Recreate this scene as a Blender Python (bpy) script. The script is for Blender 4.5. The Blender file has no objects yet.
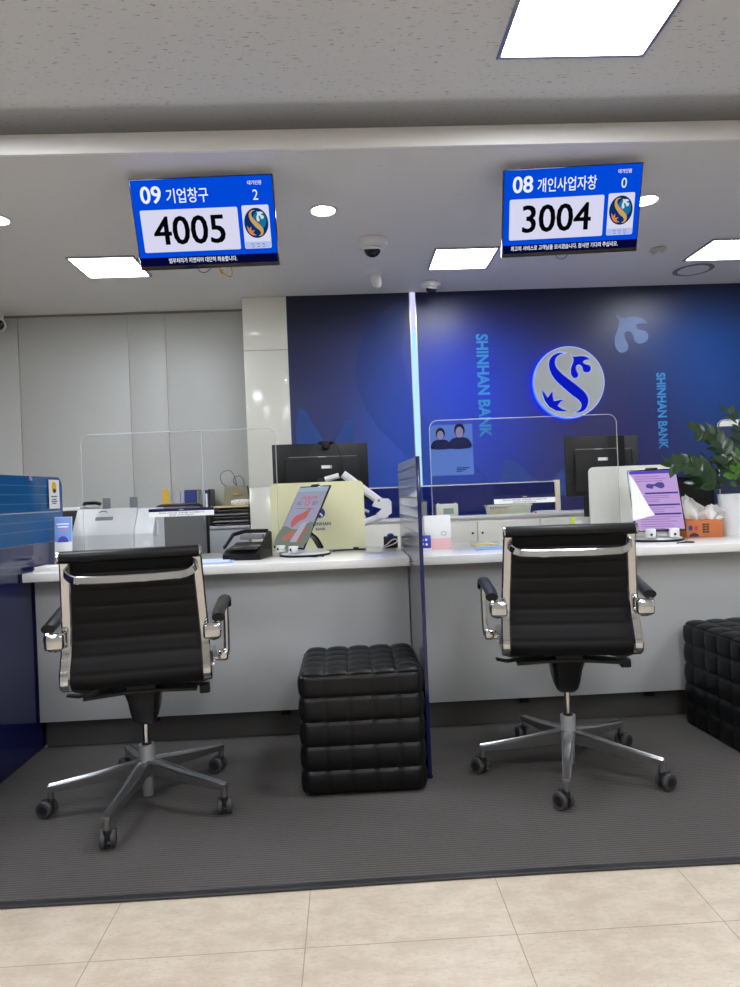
import bpy, bmesh, math, random
from mathutils import Vector, Matrix
random.seed(7)
S = bpy.context.scene
COL = S.collection
PI = math.pi
R = math.radians

# ------------------------------------------------------------------ camera
PITCH, YAW, ROLL, FPX, CH = 0.0007, 0.0357, -0.0399, 670.0, 1.15
fw = Vector((math.sin(YAW)*math.cos(PITCH), math.cos(YAW)*math.cos(PITCH), math.sin(PITCH)))
ri = Vector((math.cos(YAW), -math.sin(YAW), 0)); up = ri.cross(fw)
c_, s_ = math.cos(ROLL), math.sin(ROLL)
RI = ri*c_ + up*s_; UP = -ri*s_ + up*c_
cam_d = bpy.data.cameras.new('camera'); cam = bpy.data.objects.new('camera', cam_d); COL.objects.link(cam)
cam_d.sensor_fit = 'VERTICAL'; cam_d.sensor_height = 24; cam_d.lens = 24*FPX/987; cam_d.clip_start = .02
m = Matrix((RI, UP, -fw)).transposed().to_4x4(); m.translation = (0, 0, CH); cam.matrix_world = m
S.camera = cam

def at(px, py, Y):
    d = fw + RI*(px-370)/FPX - UP*(py-493.5)/FPX
    return Vector((0, 0, CH)) + d*(Y/d.y)

# ------------------------------------------------------------------ materials
def lin(c):
    return tuple(((v/255)/12.92 if v/255 <= .04045 else ((v/255+.055)/1.055)**2.4) for v in c)
def rgba(c): return (*lin(c), 1)
MATS = {}
def nm(name):
    mt = bpy.data.materials.new(name); mt.use_nodes = True
    nt = mt.node_tree; nt.nodes.clear()
    out = nt.nodes.new('ShaderNodeOutputMaterial')
    return mt, nt, out
def noise_bump(nt, b, scale, strength, stretch=(1, 1, 1), dist=.002, detail=4):
    tc = nt.nodes.new('ShaderNodeTexCoord'); mp = nt.nodes.new('ShaderNodeMapping'); mp.inputs['Scale'].default_value = stretch
    nz = nt.nodes.new('ShaderNodeTexNoise'); nz.inputs['Scale'].default_value = scale; nz.inputs['Detail'].default_value = detail
    bp = nt.nodes.new('ShaderNodeBump'); bp.inputs['Strength'].default_value = strength; bp.inputs['Distance'].default_value = dist
    nt.links.new(tc.outputs['Object'], mp.inputs[0]); nt.links.new(mp.outputs[0], nz.inputs['Vector'])
    nt.links.new(nz.outputs[0], bp.inputs['Height']); nt.links.new(bp.outputs[0], b.inputs['Normal'])
    return nz
def mat(name, c, rough=.5, metal=0, spec=.5, bump=None, vary=0, coat=0):
    if name in MATS: return MATS[name]
    mt, nt, out = nm(name); b = nt.nodes.new('ShaderNodeBsdfPrincipled')
    b.inputs['Base Color'].default_value = rgba(c); b.inputs['Roughness'].default_value = rough
    b.inputs['Metallic'].default_value = metal; b.inputs['Specular IOR Level'].default_value = spec
    b.inputs['Coat Weight'].default_value = coat; b.inputs['Coat Roughness'].default_value = .08
    nt.links.new(b.outputs[0], out.inputs[0])
    nz = noise_bump(nt, b, bump[0], bump[1]) if bump else None
    if vary:
        tc = nt.nodes.new('ShaderNodeTexCoord'); n2 = nt.nodes.new('ShaderNodeTexNoise'); n2.inputs['Scale'].default_value = 6
        n2.inputs['Detail'].default_value = 5
        mx = nt.nodes.new('ShaderNodeMix'); mx.data_type = 'RGBA'
        mx.inputs[6].default_value = rgba([max(0, v-vary) for v in c]); mx.inputs[7].default_value = rgba([min(255, v+vary) for v in c])
        nt.links.new(tc.outputs['Object'], n2.inputs['Vector']); nt.links.new(n2.outputs[0], mx.inputs[0]); nt.links.new(mx.outputs[2], b.inputs['Base Color'])
    MATS[name] = mt; return mt
def emit(name, c, strength=1.0):
    if name in MATS: return MATS[name]
    mt, nt, out = nm(name); e = nt.nodes.new('ShaderNodeEmission')
    e.inputs[0].default_value = rgba(c); e.inputs[1].default_value = strength
    nt.links.new(e.outputs[0], out.inputs[0]); MATS[name] = mt; return mt
def clear(name, tint, mix, gloss_r=.03, solid=None, solid_f=0.0, ior=1.45):
    """see-through sheet: transparent tint + fresnel gloss + a share of a solid film"""
    if name in MATS: return MATS[name]
    mt, nt, out = nm(name)
    t = nt.nodes.new('ShaderNodeBsdfTransparent'); t.inputs[0].default_value = rgba(tint)
    g = nt.nodes.new('ShaderNodeBsdfGlossy'); g.inputs['Roughness'].default_value = gloss_r
    fr = nt.nodes.new('ShaderNodeFresnel'); fr.inputs[0].default_value = ior
    last = t
    if solid is not None:
        d = nt.nodes.new('ShaderNodeBsdfDiffuse'); d.inputs[0].default_value = rgba(solid)
        mx = nt.nodes.new('ShaderNodeMixShader'); mx.inputs[0].default_value = solid_f
        nt.links.new(t.outputs[0], mx.inputs[1]); nt.links.new(d.outputs[0], mx.inputs[2]); last = mx
    mu = nt.nodes.new('ShaderNodeMath'); mu.operation = 'MULTIPLY'; mu.inputs[1].default_value = mix
    nt.links.new(fr.outputs[0], mu.inputs[0])
    m2 = nt.nodes.new('ShaderNodeMixShader'); nt.links.new(mu.outputs[0], m2.inputs[0])
    nt.links.new(last.outputs[0], m2.inputs[1]); nt.links.new(g.outputs[0], m2.inputs[2]); nt.links.new(m2.outputs[0], out.inputs[0])
    MATS[name] = mt; return mt
class N:
    """tiny node helper"""
    def __init__(s, name):
        s.mt, s.nt, s.out = nm(name); s.b = s.nt.nodes.new('ShaderNodeBsdfPrincipled'); s.nt.links.new(s.b.outputs[0], s.out.inputs[0])
        s.tc = s.nt.nodes.new('ShaderNodeTexCoord')
    def n(s, t, **k):
        x = s.nt.nodes.new('ShaderNode'+t)
        for a, v in k.items(): setattr(x, a, v)
        return x
    def l(s, a, b): s.nt.links.new(a, b)
    def xyz(s):
        x = s.n('SeparateXYZ'); s.l(s.tc.outputs['Object'], x.inputs[0]); return x
    def math(s, op, a, b=None, clamp=False):
        x = s.n('Math', operation=op, use_clamp=clamp)
        for i, v in enumerate((a, b)):
            if v is None: continue
            if isinstance(v, (int, float)): x.inputs[i].default_value = v
            else: s.l(v, x.inputs[i])
        return x.outputs[0]
    def mix(s, f, a, b):
        x = s.n('Mix', data_type='RGBA')
        if isinstance(f, (int, float)): x.inputs[0].default_value = f
        else: s.l(f, x.inputs[0])
        for i, v in ((6, a), (7, b)):
            if isinstance(v, tuple) and len(v) == 3: x.inputs[i].default_value = rgba(v)
            else: s.l(v, x.inputs[i])
        return x.outputs[2]
    def noise(s, scale, stretch=(1, 1, 1), detail=4, rough=.5):
        mp = s.n('Mapping'); mp.inputs['Scale'].default_value = stretch; s.l(s.tc.outputs['Object'], mp.inputs[0])
        x = s.n('TexNoise'); x.inputs['Scale'].default_value = scale; x.inputs['Detail'].default_value = detail; x.inputs['Roughness'].default_value = rough
        s.l(mp.outputs[0], x.inputs['Vector']); return x.outputs[0]
    def step(s, v, a, b):
        x = s.n('MapRange', clamp=True); x.inputs[1].default_value = a; x.inputs[2].default_value = b
        x.interpolation_type = 'SMOOTHSTEP'
        s.l(v, x.inputs[0]); return x.outputs[0]
    def bump(s, h, strength=.3, dist=.002):
        x = s.n('Bump'); x.inputs['Strength'].default_value = strength; x.inputs['Distance'].default_value = dist
        s.l(h, x.inputs['Height']); s.l(x.outputs[0], s.b.inputs['Normal'])

def m_floor():
    k = N('floor_tile'); x = k.xyz()
    def line(v, off, p):
        a = k.math('SUBTRACT', v, off); a = k.math('DIVIDE', a, p); a = k.math('FRACT', a); a = k.math('SUBTRACT', a, .5); a = k.math('ABSOLUTE', a)
        return k.step(a, .4965, .499)
    g = k.math('MAXIMUM', line(x.outputs[0], -.150, .5445), line(x.outputs[1], 1.715, .5445))
    c = k.mix(k.step(k.noise(9, (1, 1.6, 1), 8, .7), .35, .65), (181, 167, 148), (198, 186, 168))
    c = k.mix(k.step(k.noise(60, (1, 2, 1), 5, .7), .5, .75), c, (172, 157, 137))
    c = k.mix(g, c, (140, 128, 113)); k.l(c, k.b.inputs['Base Color'])
    k.b.inputs['Roughness'].default_value = .32; k.bump(k.math('SUBTRACT', 1.0, g), .4, .001); return k.mt
def m_carpet():
    k = N('ribbed_carpet'); x = k.xyz()
    w = k.math('SINE', k.math('MULTIPLY', x.outputs[1], 2*PI/.0125))
    w = k.math('ADD', w, k.math('MULTIPLY', k.noise(220, (1, .5, 1), 3), 1.6))
    f = k.step(w, -1.2, 3.0)
    c = k.mix(f, (61, 59, 57), (93, 90, 87))
    c = k.mix(k.math('MULTIPLY', k.step(k.noise(2.2, (1, 1, 1), 6, .7), .45, .8), .4), c, (92, 90, 88))
    k.l(c, k.b.inputs['Base Color']); k.b.inputs['Roughness'].default_value = .95; k.b.inputs['Specular IOR Level'].default_value = .15
    k.bump(w, .35, .002); return k.mt
def m_ceiling():
    k = N('fissured_ceiling_tile'); x = k.xyz()
    v = k.noise(55, (.55, 1.9, 1), 4, .65)
    f = k.step(v, .60, .68)
    c = k.mix(f, (222, 222, 222), (160, 158, 158))
    # tile colour darkens towards the bulkhead, with an uneven start
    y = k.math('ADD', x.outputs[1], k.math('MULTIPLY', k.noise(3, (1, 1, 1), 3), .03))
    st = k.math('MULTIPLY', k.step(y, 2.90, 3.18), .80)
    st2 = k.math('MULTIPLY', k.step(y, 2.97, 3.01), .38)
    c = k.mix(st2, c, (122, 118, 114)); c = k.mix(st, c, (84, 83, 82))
    k.l(c, k.b.inputs['Base Color']); k.b.inputs['Roughness'].default_value = .9; k.bump(v, .25, .002); return k.mt
def m_ceiling2():
    k = N('plaster_ceiling'); v = k.noise(30, (.5, 2.2, 1), 4, .6)
    c = k.mix(k.step(v, .62, .72), (224, 222, 220), (204, 202, 199)); k.l(c, k.b.inputs['Base Color'])
    k.b.inputs['Roughness'].default_value = .85; return k.mt
def m_mural():
    k = N('blue_mural_print'); x = k.xyz()
    def blob(cx, cz, rx, rz, p=1.0):
        a = k.math('DIVIDE', k.math('SUBTRACT', x.outputs[0], cx), rx); b = k.math('DIVIDE', k.math('SUBTRACT', x.outputs[2], cz), rz)
        r2 = k.math('ADD', k.math('MULTIPLY', a, a), k.math('MULTIPLY', b, b))
        return k.math('MULTIPLY', k.math('POWER', 2.718, k.math('MULTIPLY', r2, -1.0)), p)
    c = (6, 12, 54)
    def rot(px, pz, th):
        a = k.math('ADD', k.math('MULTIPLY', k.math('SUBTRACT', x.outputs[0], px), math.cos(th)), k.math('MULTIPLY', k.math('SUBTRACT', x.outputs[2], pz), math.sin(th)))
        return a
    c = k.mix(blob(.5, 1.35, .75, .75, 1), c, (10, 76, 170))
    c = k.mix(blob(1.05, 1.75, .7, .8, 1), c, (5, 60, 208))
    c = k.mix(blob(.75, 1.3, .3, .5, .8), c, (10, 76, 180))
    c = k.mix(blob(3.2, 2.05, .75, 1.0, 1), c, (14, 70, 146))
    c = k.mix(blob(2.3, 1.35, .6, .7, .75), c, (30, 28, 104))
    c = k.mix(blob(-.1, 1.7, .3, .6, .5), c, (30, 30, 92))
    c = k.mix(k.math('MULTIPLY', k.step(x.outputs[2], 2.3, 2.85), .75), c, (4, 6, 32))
    k.l(c, k.b.inputs['Base Color']); k.b.inputs['Roughness'].default_value = .40; k.b.inputs['Specular IOR Level'].default_value = .6
    return k.mt
def m_wallpanel():
    k = N('grey_wall_laminate'); v = k.noise(1.2, (1, 1, .4), 3)
    k.l(k.mix(v, (182, 184, 181), (194, 196, 193)), k.b.inputs['Base Color']); k.b.inputs['Roughness'].default_value = .45; return k.mt

M = dict(
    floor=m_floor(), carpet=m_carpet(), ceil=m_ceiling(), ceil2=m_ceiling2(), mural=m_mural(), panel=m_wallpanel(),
    wall=mat('painted_wall', (205, 203, 198), .8), white=mat('white_laminate', (214, 214, 212), .25),
    cream=mat('cream_pillar_tile', (226, 226, 214), .12), counter=mat('counter_white_stone', (232, 232, 228), .14, coat=.3),
    cpanel=mat('counter_grey_panel', (186, 188, 188), .35), kick=mat('black_skirting', (84, 82, 80), .22),
    dark=mat('dark_plastic', (12, 12, 14), .38, spec=.35), black=mat('black_gloss', (10, 10, 12), .15),
    leather=mat('black_leather', (9, 10, 12), .38, spec=.32, bump=(260, .2)), mesh=mat('black_sling_fabric', (6, 6, 8), .5, spec=.25, bump=(500, .3)),
    chrome=mat('polished_chrome', (205, 205, 205), .09, 1), alu=mat('brushed_aluminium', (176, 177, 178), .28, 1),
    grey=mat('grey_cast_metal', (150, 151, 152), .4, .4), wheel=mat('grey_wheel_rubber', (58, 58, 60), .5), whub=mat('black_wheel', (24, 24, 25), .35),
    plw=mat('white_plastic', (222, 222, 224), .3), plg=mat('light_grey_plastic', (178, 181, 182), .4), plg2=mat('mid_grey_plastic', (120, 123, 126), .45),
    navy=mat('navy_laminate', (12, 16, 74), .12, coat=.4), navy2=mat('dark_navy_glass', (16, 19, 52), .12), blue=mat('blue_plastic', (18, 44, 170), .3),
    paper=mat('paper', (236, 236, 234), .7), yellow=mat('yellow_card', (238, 186, 30), .6), cream2=mat('cream_acrylic', (222, 220, 178), .3),
    cream3=mat('pale_acrylic', (232, 233, 224), .3), led=emit('led_panel_glow', (241, 245, 253), 35.0), led2=emit('back_led_panel_glow', (241, 245, 253), 28.0),
    down=emit('downlight_glow', (244, 246, 255), 60.0), strip=emit('led_strip_glow', (176, 224, 255), 1.15), strip2=emit('led_strip_white_glow', (216, 214, 255), 1.05),
    acrylic=clear('clear_acrylic', (254, 254, 254), .5), edge=clear('acrylic_edge', (245, 248, 250), .5, .1, (250, 252, 254), .36),
    gblue=clear('blue_film_glass', (50, 130, 195), .8, .05, (36, 108, 170), .62), gline=clear('blue_film_line', (90, 150, 200), .5, .1, (80, 145, 195), .55),
    orange=mat('orange_card', (196, 112, 62), .6), pot=mat('white_ceramic', (226, 228, 230), .3), leaf=mat('glossy_leaf', (36, 60, 34), .28, vary=14),
    leaf2=mat('young_leaf', (62, 112, 24), .33, vary=12), stem=mat('plant_stem', (66, 82, 48), .5), soil=mat('potting_soil', (50, 38, 28), .9), silver=mat('silver_face', (176, 181, 180), .35, .1),
    bagm=mat('beige_quilted_leather', (146, 140, 112), .5, bump=(120, .5)), ink=mat('dark_ink', (40, 42, 60), .6), inkb=mat('blue_ink', (28, 50, 130), .6),
)

# ------------------------------------------------------------------ mesh builder
def cat(pts, n=6):
    """Catmull-Rom through points"""
    P = [Vector(p) for p in pts]; out = []
    for i in range(len(P)-1):
        p0 = P[max(i-1, 0)]; p1 = P[i]; p2 = P[i+1]; p3 = P[min(i+2, len(P)-1)]
        for j in range(n):
            t = j/n
            out.append(.5*((2*p1)+(-p0+p2)*t+(2*p0-5*p1+4*p2-p3)*t*t+(-p0+3*p1-3*p2+p3)*t**3))
    out.append(P[-1]); return out
class MB:
    def __init__(s): s.bm = bmesh.new()
    def add(s, vs, fs, X=None):
        v = [s.bm.verts.new((X @ Vector(p)) if X else Vector(p)) for p in vs]
        for f in fs:
            try: s.bm.faces.new([v[i] for i in f])
            except ValueError: pass
        return s
    def merge(s, b, X=None):
        b.verts.index_update(); s.add([v.co.copy() for v in b.verts], [[v.index for v in f.verts] for f in b.faces], X); b.free(); return s
    def box(s, x0, x1, y0, y1, z0, z1, bev=0, seg=2, X=None):
        b = bmesh.new(); bmesh.ops.create_cube(b, size=1)
        for v in b.verts: v.co = Vector(((x0+x1)/2+v.co.x*(x1-x0), (y0+y1)/2+v.co.y*(y1-y0), (z0+z1)/2+v.co.z*(z1-z0)))
        if bev: bmesh.ops.bevel(b, geom=b.edges[:], offset=bev, segments=seg, profile=.5, affect='EDGES')
        return s.merge(b, X)
    def sweep(s, pts, prof, side=None, scale=None, closed=False, X=None, caps=True):
        """prof: list of (a,b): a along the side vector, b along the normal"""
        P = [Vector(p) for p in pts]; n = len(P); k = len(prof); vs = []; fs = []
        T = [((P[(i+1) % n] if closed else P[min(i+1, n-1)])-(P[i-1] if (closed or i) else P[0])).normalized() for i in range(n)]
        sd = Vector(side) if side else T[0].orthogonal().normalized()
        for i in range(n):
            if side: a = (sd - T[i]*sd.dot(T[i])).normalized()
            else:
                sd = (sd - T[i]*sd.dot(T[i])).normalized(); a = sd
            b = T[i].cross(a); q = scale[i] if scale else 1
            for (u, v) in prof: vs.append(P[i]+a*u*q+b*v*q)
        for i in range(n if closed else n-1):
            for j in range(k):
                fs.append((i*k+j, i*k+(j+1) % k, ((i+1) % n)*k+(j+1) % k, ((i+1) % n)*k+j))
        if caps and not closed: fs.append(tuple(range(k))[::-1]); fs.append(tuple((n-1)*k+j for j in range(k)))
        return s.add(vs, fs, X)
    def tube(s, pts, r, n=12, closed=False, X=None, scale=None):
        if isinstance(r, (list, tuple)): scale = r; r = 1
        return s.sweep(pts, [(r*math.cos(2*PI*i/n), r*math.sin(2*PI*i/n)) for i in range(n)], None, scale, closed, X)
    def bar(s, pts, w, t, side=(1, 0, 0), bev=.25, X=None, scale=None):
        a, b = w/2, t/2; e = min(a, b)*bev*2
        return s.sweep(pts, [(a-e, -b), (a, -b+e), (a, b-e), (a-e, b), (-a+e, b), (-a, b-e), (-a, -b+e), (-a+e, -b)], side, scale, False, X)
    def lathe(s, prof, n=28, X=None):
        vs = []; fs = []; k = len(prof)
        for i in range(n):
            t = 2*PI*i/n
            for (r, z) in prof: vs.append((r*math.cos(t), r*math.sin(t), z))
        for i in range(n):
            for j in range(k-1): fs.append((i*k+j, ((i+1) % n)*k+j, ((i+1) % n)*k+j+1, i*k+j+1))
        if prof[0][0] > 1e-5: fs.append(tuple(i*k for i in range(n))[::-1])
        if prof[-1][0] > 1e-5: fs.append(tuple(i*k+k-1 for i in range(n)))
        s.add(vs, fs, X); bmesh.ops.remove_doubles(s.bm, verts=s.bm.verts[:], dist=1e-6); return s
    def prism(s, pts, d0, d1, X=None):
        """outline in x,z extruded in y from d0 (front) to d1"""
        n = len(pts); vs = [(p[0], d0, p[1]) for p in pts]+[(p[0], d1, p[1]) for p in pts]
        b = bmesh.new(); v = [b.verts.new(q) for q in vs]
        f1 = b.faces.new(v[:n]); f2 = b.faces.new(v[n:][::-1])
        for i in range(n): b.faces.new((v[i], v[n+i], v[n+(i+1) % n], v[(i+1) % n]))
        bmesh.ops.recalc_face_normals(b, faces=b.faces[:])
        bmesh.ops.triangulate(b, faces=[f1, f2]); return s.merge(b, X)
    def build(s, name, m_, parent=None, loc=(0, 0, 0), rot=(0, 0, 0), ang=35, flat=False):
        bmesh.ops.recalc_face_normals(s.bm, faces=s.bm.faces[:])
        me = bpy.data.meshes.new(name); s.bm.to_mesh(me); s.bm.free()
        if not flat:
            for p in me.polygons: p.use_smooth = True
            me.set_sharp_from_angle(angle=R(ang))
        me.materials.append(M[m_] if isinstance(m_, str) else m_)
        o = bpy.data.objects.new(name, me); COL.objects.link(o); o.location = loc; o.rotation_euler = rot
        if parent: o.parent = parent
        return o
def tag(o, label=None, cat_=None, group=None, kind=None):
    if label: o['label'] = label
    if cat_: o['category'] = cat_
    if group: o['group'] = group
    if kind: o['kind'] = kind
    return o
def thing(name, label, cat_, loc, rot=(0, 0, 0), group=None):
    o = bpy.data.objects.new(name, None); COL.objects.link(o); o.location = loc; o.rotation_euler = rot; o.empty_display_size = .1
    return tag(o, label, cat_, group)
def copy_tree(o, parent=None):
    c = o.copy(); COL.objects.link(c)
    if parent: c.parent = parent
    for ch in list(o.children): copy_tree(ch, c)
    return c
def rrect(x0, x1, z0, z1, r, n=5, corners=(1, 1, 1, 1)):
    out = []
    for (cx, cz, a0, on) in ((x1-r, z1-r, 0, corners[0]), (x0+r, z1-r, 90, corners[1]), (x0+r, z0+r, 180, corners[2]), (x1-r, z0+r, 270, corners[3])):
        if on:
            for i in range(n+1):
                a = R(a0+90*i/n); out.append((cx+r*math.cos(a), cz+r*math.sin(a)))
        else: out.append((cx+(r if a0 in (0, 270) else -r), cz+(r if a0 < 180 else -r)))
    return out
def text(body, size, m_, name, parent, x, z, y=0, align='LEFT', offset=0, ext=.0002, X=None, sx=1.0, shear=0, fat=0):
    """lettering in the x-z plane facing -y"""
    c = bpy.data.curves.new(name, 'FONT'); c.body = body; c.size = size; c.align_x = align; c.offset = offset; c.extrude = ext
    c.resolution_u = 3; c.shear = shear
    t = bpy.data.objects.new('tmp', c); COL.objects.link(t)
    dg = bpy.context.evaluated_depsgraph_get(); me = bpy.data.meshes.new_from_object(t.evaluated_get(dg))
    bpy.data.objects.remove(t); bpy.data.curves.remove(c)
    A = Matrix.Translation((x, y, z)) @ Matrix.Rotation(PI/2, 4, 'X') @ Matrix.Diagonal((sx, 1, 1, 1))
    if fat:     # thicken the strokes sideways
        b0 = bmesh.new()
        for k, (fx, fy) in enumerate(((-1, -.5), (-1, .5), (0, 0), (1, -.5), (1, .5))):
            b0.from_mesh(me); b0.verts.ensure_lookup_table()
            nv = len(me.vertices); base = len(b0.verts)-nv
            for i in range(base, base+nv): b0.verts[i].co += Vector((fx*fat, fy*fat, k*.00003))
        b0.to_mesh(me); b0.free()
    if X: A = X @ A
    me.transform(A); me.materials.clear(); me.materials.append(M[m_] if isinstance(m_, str) else m_); me.name = name
    o = bpy.data.objects.new(name, me); COL.objects.link(o)
    if parent: o.parent = parent
    return o
def struct(o): o['kind'] = 'structure'; return o
def TR(x=0, y=0, z=0, rx=0, ry=0, rz=0):
    return Matrix.Translation((x, y, z)) @ Matrix.Rotation(rz, 4, 'Z') @ Matrix.Rotation(ry, 4, 'Y') @ Matrix.Rotation(rx, 4, 'X')

# logo outlines traced in a unit disc
def nrm(pts): return [((x-355)/258, -(y-390)/258) for x, y in pts]
def smooth2(pts, n=4, closed=True):
    P = [Vector((p[0], 0, p[1])) for p in pts]; out = []; L = len(P)
    for i in range(L):
        p0, p1, p2, p3 = P[i-1], P[i], P[(i+1) % L], P[(i+2) % L]
        for j in range(n):
            t = j/n; q = .5*((2*p1)+(-p0+p2)*t+(2*p0-5*p1+4*p2-p3)*t*t+(-p0+3*p1-3*p2+p3)*t**3); out.append((q.x, q.z))
    return out
LOGO_S = smooth2(nrm([(345, 178), (300, 171), (255, 183), (220, 215), (209, 262), (222, 320), (255, 375), (310, 430), (370, 485), (415, 520), (436, 552), (430, 582), (408, 600), (382, 612), (430, 613), (470, 592), (492, 555), (495, 510), (472, 465), (430, 425), (370, 375), (310, 325), (272, 280), (262, 240), (275, 205), (308, 185)]), 3)
LOGO_DOVE = smooth2(nrm([(378, 190), (408, 203), (450, 199), (495, 208), (520, 232), (492, 233), (470, 240), (478, 258), (510, 268), (525, 290), (515, 316), (485, 326), (460, 314), (453, 286), (438, 268), (418, 272), (416, 300), (430, 335), (417, 360), (388, 362), (369, 335), (370, 290), (386, 250), (391, 220)]), 3)
LOGO_LEAF = nrm([(152, 428), (172, 455), (196, 492), (215, 465), (237, 446), (236, 485), (242, 521), (280, 514), (318, 513), (290, 532), (270, 556), (300, 580), (345, 597), (300, 603), (250, 596), (200, 566), (168, 518), (155, 470)])
def circ(r, n=48, cx=0, cz=0): return [(cx+r*math.cos(2*PI*i/n), cz+r*math.sin(2*PI*i/n)) for i in range(n)]
def sc(pts, k, dx=0, dz=0, kx=None): return [(p[0]*(kx or k)+dx, p[1]*k+dz) for p in pts]

# ------------------------------------------------------------------ room
XL, XR, YF, YB, YM = -4.2, 5.2, -4.6, 5.87, 5.52
ZC, ZN, YS = 2.8, 2.895, 3.206
struct(MB().box(XL, XR, YF, YB+.1, -.1, 0).build('floor', 'floor'))
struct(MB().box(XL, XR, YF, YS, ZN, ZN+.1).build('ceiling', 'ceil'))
struct(MB().box(XL, XR, YS, YB+.1, ZC, ZC+.12).build('ceiling_back', 'ceil2'))
struct(MB().box(XL, XR, YS-.02, YS, ZC, ZN, .002).build('trim_1', mat('white_bulkhead_paint', (236, 235, 232), .45)))
struct(MB().box(XL-.1, XL, YF, YB+.1, 0, ZN+.1).build('wall_left', 'wall'))
struct(MB().box(XR, XR+.1, YF, YB+.1, 0, ZN+.1).build('wall_right', 'wall'))
struct(MB().box(XL-.1, XR+.1, YF-.1, YF, 0, ZN+.1).build('wall_front', 'wall'))
w = struct(MB().box(XL, -.79, YB, YB+.1, 0, ZC).build('wall_back', 'wall'))
seams = [-4.1, -2.76, -1.825, -1.505, -.79]
for a, b in zip(seams[:-1], seams[1:]):
    MB().box(a+.004, b-.004, YB-.012, YB, 0, ZC-.012, .0015).build('wall_panel', 'panel', w)
MB().box(XL, -.79, YB-.018, YB, ZC-.02, ZC-.001).build('shadow_trim', mat('trim_grey', (128, 128, 124), .5), w)
# pillar: tile-clad
w = struct(MB().box(-.785, -.435, YM+.012, YB+.1, 0, ZC).build('wall_pillar', 'wall'))
for a, b in ((0, 1.24), (1.244, 2.36), (2.364, ZC-.003)):
    MB().box(-.79, -.43, YM, YM+.012, a, b, .0015).build('tile', 'cream', w)
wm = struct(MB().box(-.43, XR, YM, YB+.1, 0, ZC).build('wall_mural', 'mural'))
def film(name, c, f):
    return clear(name, (255, 255, 255), .0, .3, c, f)
fl = film('pale_blue_print', (80, 120, 205), .24); fl2 = film('teal_print', (90, 180, 250), .55); fl3 = film('faint_print', (20, 90, 190), .07)
wt1 = text('SHINHAN BANK', .135, fl2, 'printed_lettering', wm, 0, 0, X=TR(1.13, YM-.001, 2.44, ry=PI/2), sx=.86, offset=.004)
wt2 = text('SHINHAN BANK', .105, fl2, 'printed_lettering', wm, 0, 0, X=TR(2.636, YM-.001, 2.068, ry=PI/2), sx=.82, offset=.003)
MB().prism(sc(LOGO_DOVE, .47, 2.44-.17, 2.39-.19), YM-.0012, YM-.0004).build('dove_print', film('light_dove_print', (175, 205, 255), .30), wm)
p1 = smooth2([(-.36, 1.50), (-.39, 1.70), (-.36, 1.86), (-.30, 1.84), (-.20, 1.66), (-.12, 1.55), (-.02, 1.70), (.03, 1.77), (.09, 1.74), (.07, 1.55), (0, 1.4), (-.2, 1.34)], 5)
MB().prism(p1, YM-.0012, YM-.0004).build('leaf_print', fl, wm)
p2 = smooth2([(1.32, 1.10), (1.32, 1.36), (1.40, 1.38), (1.58, 1.22), (1.70, 1.20), (1.92, 1.42), (2.0, 1.38), (1.92, 1.10)], 5)
MB().prism(p2, YM-.0012, YM-.0004).build('leaf_print', fl, wm)
ps = cat([(.45, 0, 2.72), (.2, 0, 2.45), (.12, 0, 2.1), (.25, 0, 1.75), (.55, 0, 1.4), (.8, 0, 1.0)], 8)
ps = [(p.x, p.z) for p in ps]+[(1.4, 1.0), (.95, 1.5), (.6, 1.85), (.5, 2.3), (.56, 2.72)]
MB().prism(ps, YM-.001, YM-.0003).build('curve_print', fl3, wm)
# vertical light strip let into the mural
t = thing('light_strip', 'tall thin glowing pale blue light strip on the dark blue wall', 'light', (.61, YM, 1.0))
MB().box(-.022, .022, -.012, -.001, 0, 1.49, .002).build('diffuser', 'strip', t)
MB().box(-.022, .022, -.012, -.001, 1.491, ZC-1.002, .002).build('diffuser', 'strip2', t)
MB().box(-.028, -.022, -.01, -.001, 0, ZC-1.002).build('channel', 'alu', t); MB().box(.022, .028, -.01, -.001, 0, ZC-1.002).build('channel', 'alu', t)
# round emblem
t = thing('wall_emblem', 'round silver emblem with blue S shape glowing on the blue wall', 'emblem', (1.872, YM, 2.005))
rr = .293
def holes(outer, inners, ext):
    c = bpy.data.curves.new('c', 'CURVE'); c.dimensions = '2D'; c.fill_mode = 'BOTH'; c.extrude = ext
    for pts in [outer]+inners:
        sp = c.splines.new('POLY'); sp.points.add(len(pts)-1); sp.use_cyclic_u = True
        for i, p in enumerate(pts): sp.points[i].co = (p[0], p[1], 0, 1)
    o = bpy.data.objects.new('tmp', c); COL.objects.link(o); dg = bpy.context.evaluated_depsgraph_get()
    me = bpy.data.meshes.new_from_object(o.evaluated_get(dg)); bpy.data.objects.remove(o); return me
me = holes(sc(circ(1, 72), rr), [sc(LOGO_S, rr), sc(LOGO_DOVE, rr), sc(LOGO_LEAF, rr)], .012)
me.transform(TR(0, -.05, 0, rx=PI/2)); me.materials.clear(); me.materials.append(M['silver'])
o = bpy.data.objects.new('face_disc', me); COL.objects.link(o); o.parent = t
MB().prism(circ(rr*.985, 72), -.034, -.006).build('backlight_box', emit('emblem_blue_glow', (14, 26, 185), 1.0), t)
MB().tube([(p[0]*rr*.99, -.018, p[1]*rr) for p in circ(.99, 60)], .008, 6, True).build('halo_light', emit('halo_blue_glow', (20, 50, 255), 9.0), t)
for nm_, pts in (('edge_light', LOGO_S), ('edge_light', LOGO_DOVE), ('edge_light', LOGO_LEAF), ('edge_light', circ(1.0, 60))):
    MB().tube([(p[0]*rr, -.0625, p[1]*rr) for p in pts], .0032, 6, True).build(nm_, emit('emblem_edge_glow', (170, 190, 255), 1.0), t)

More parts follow.
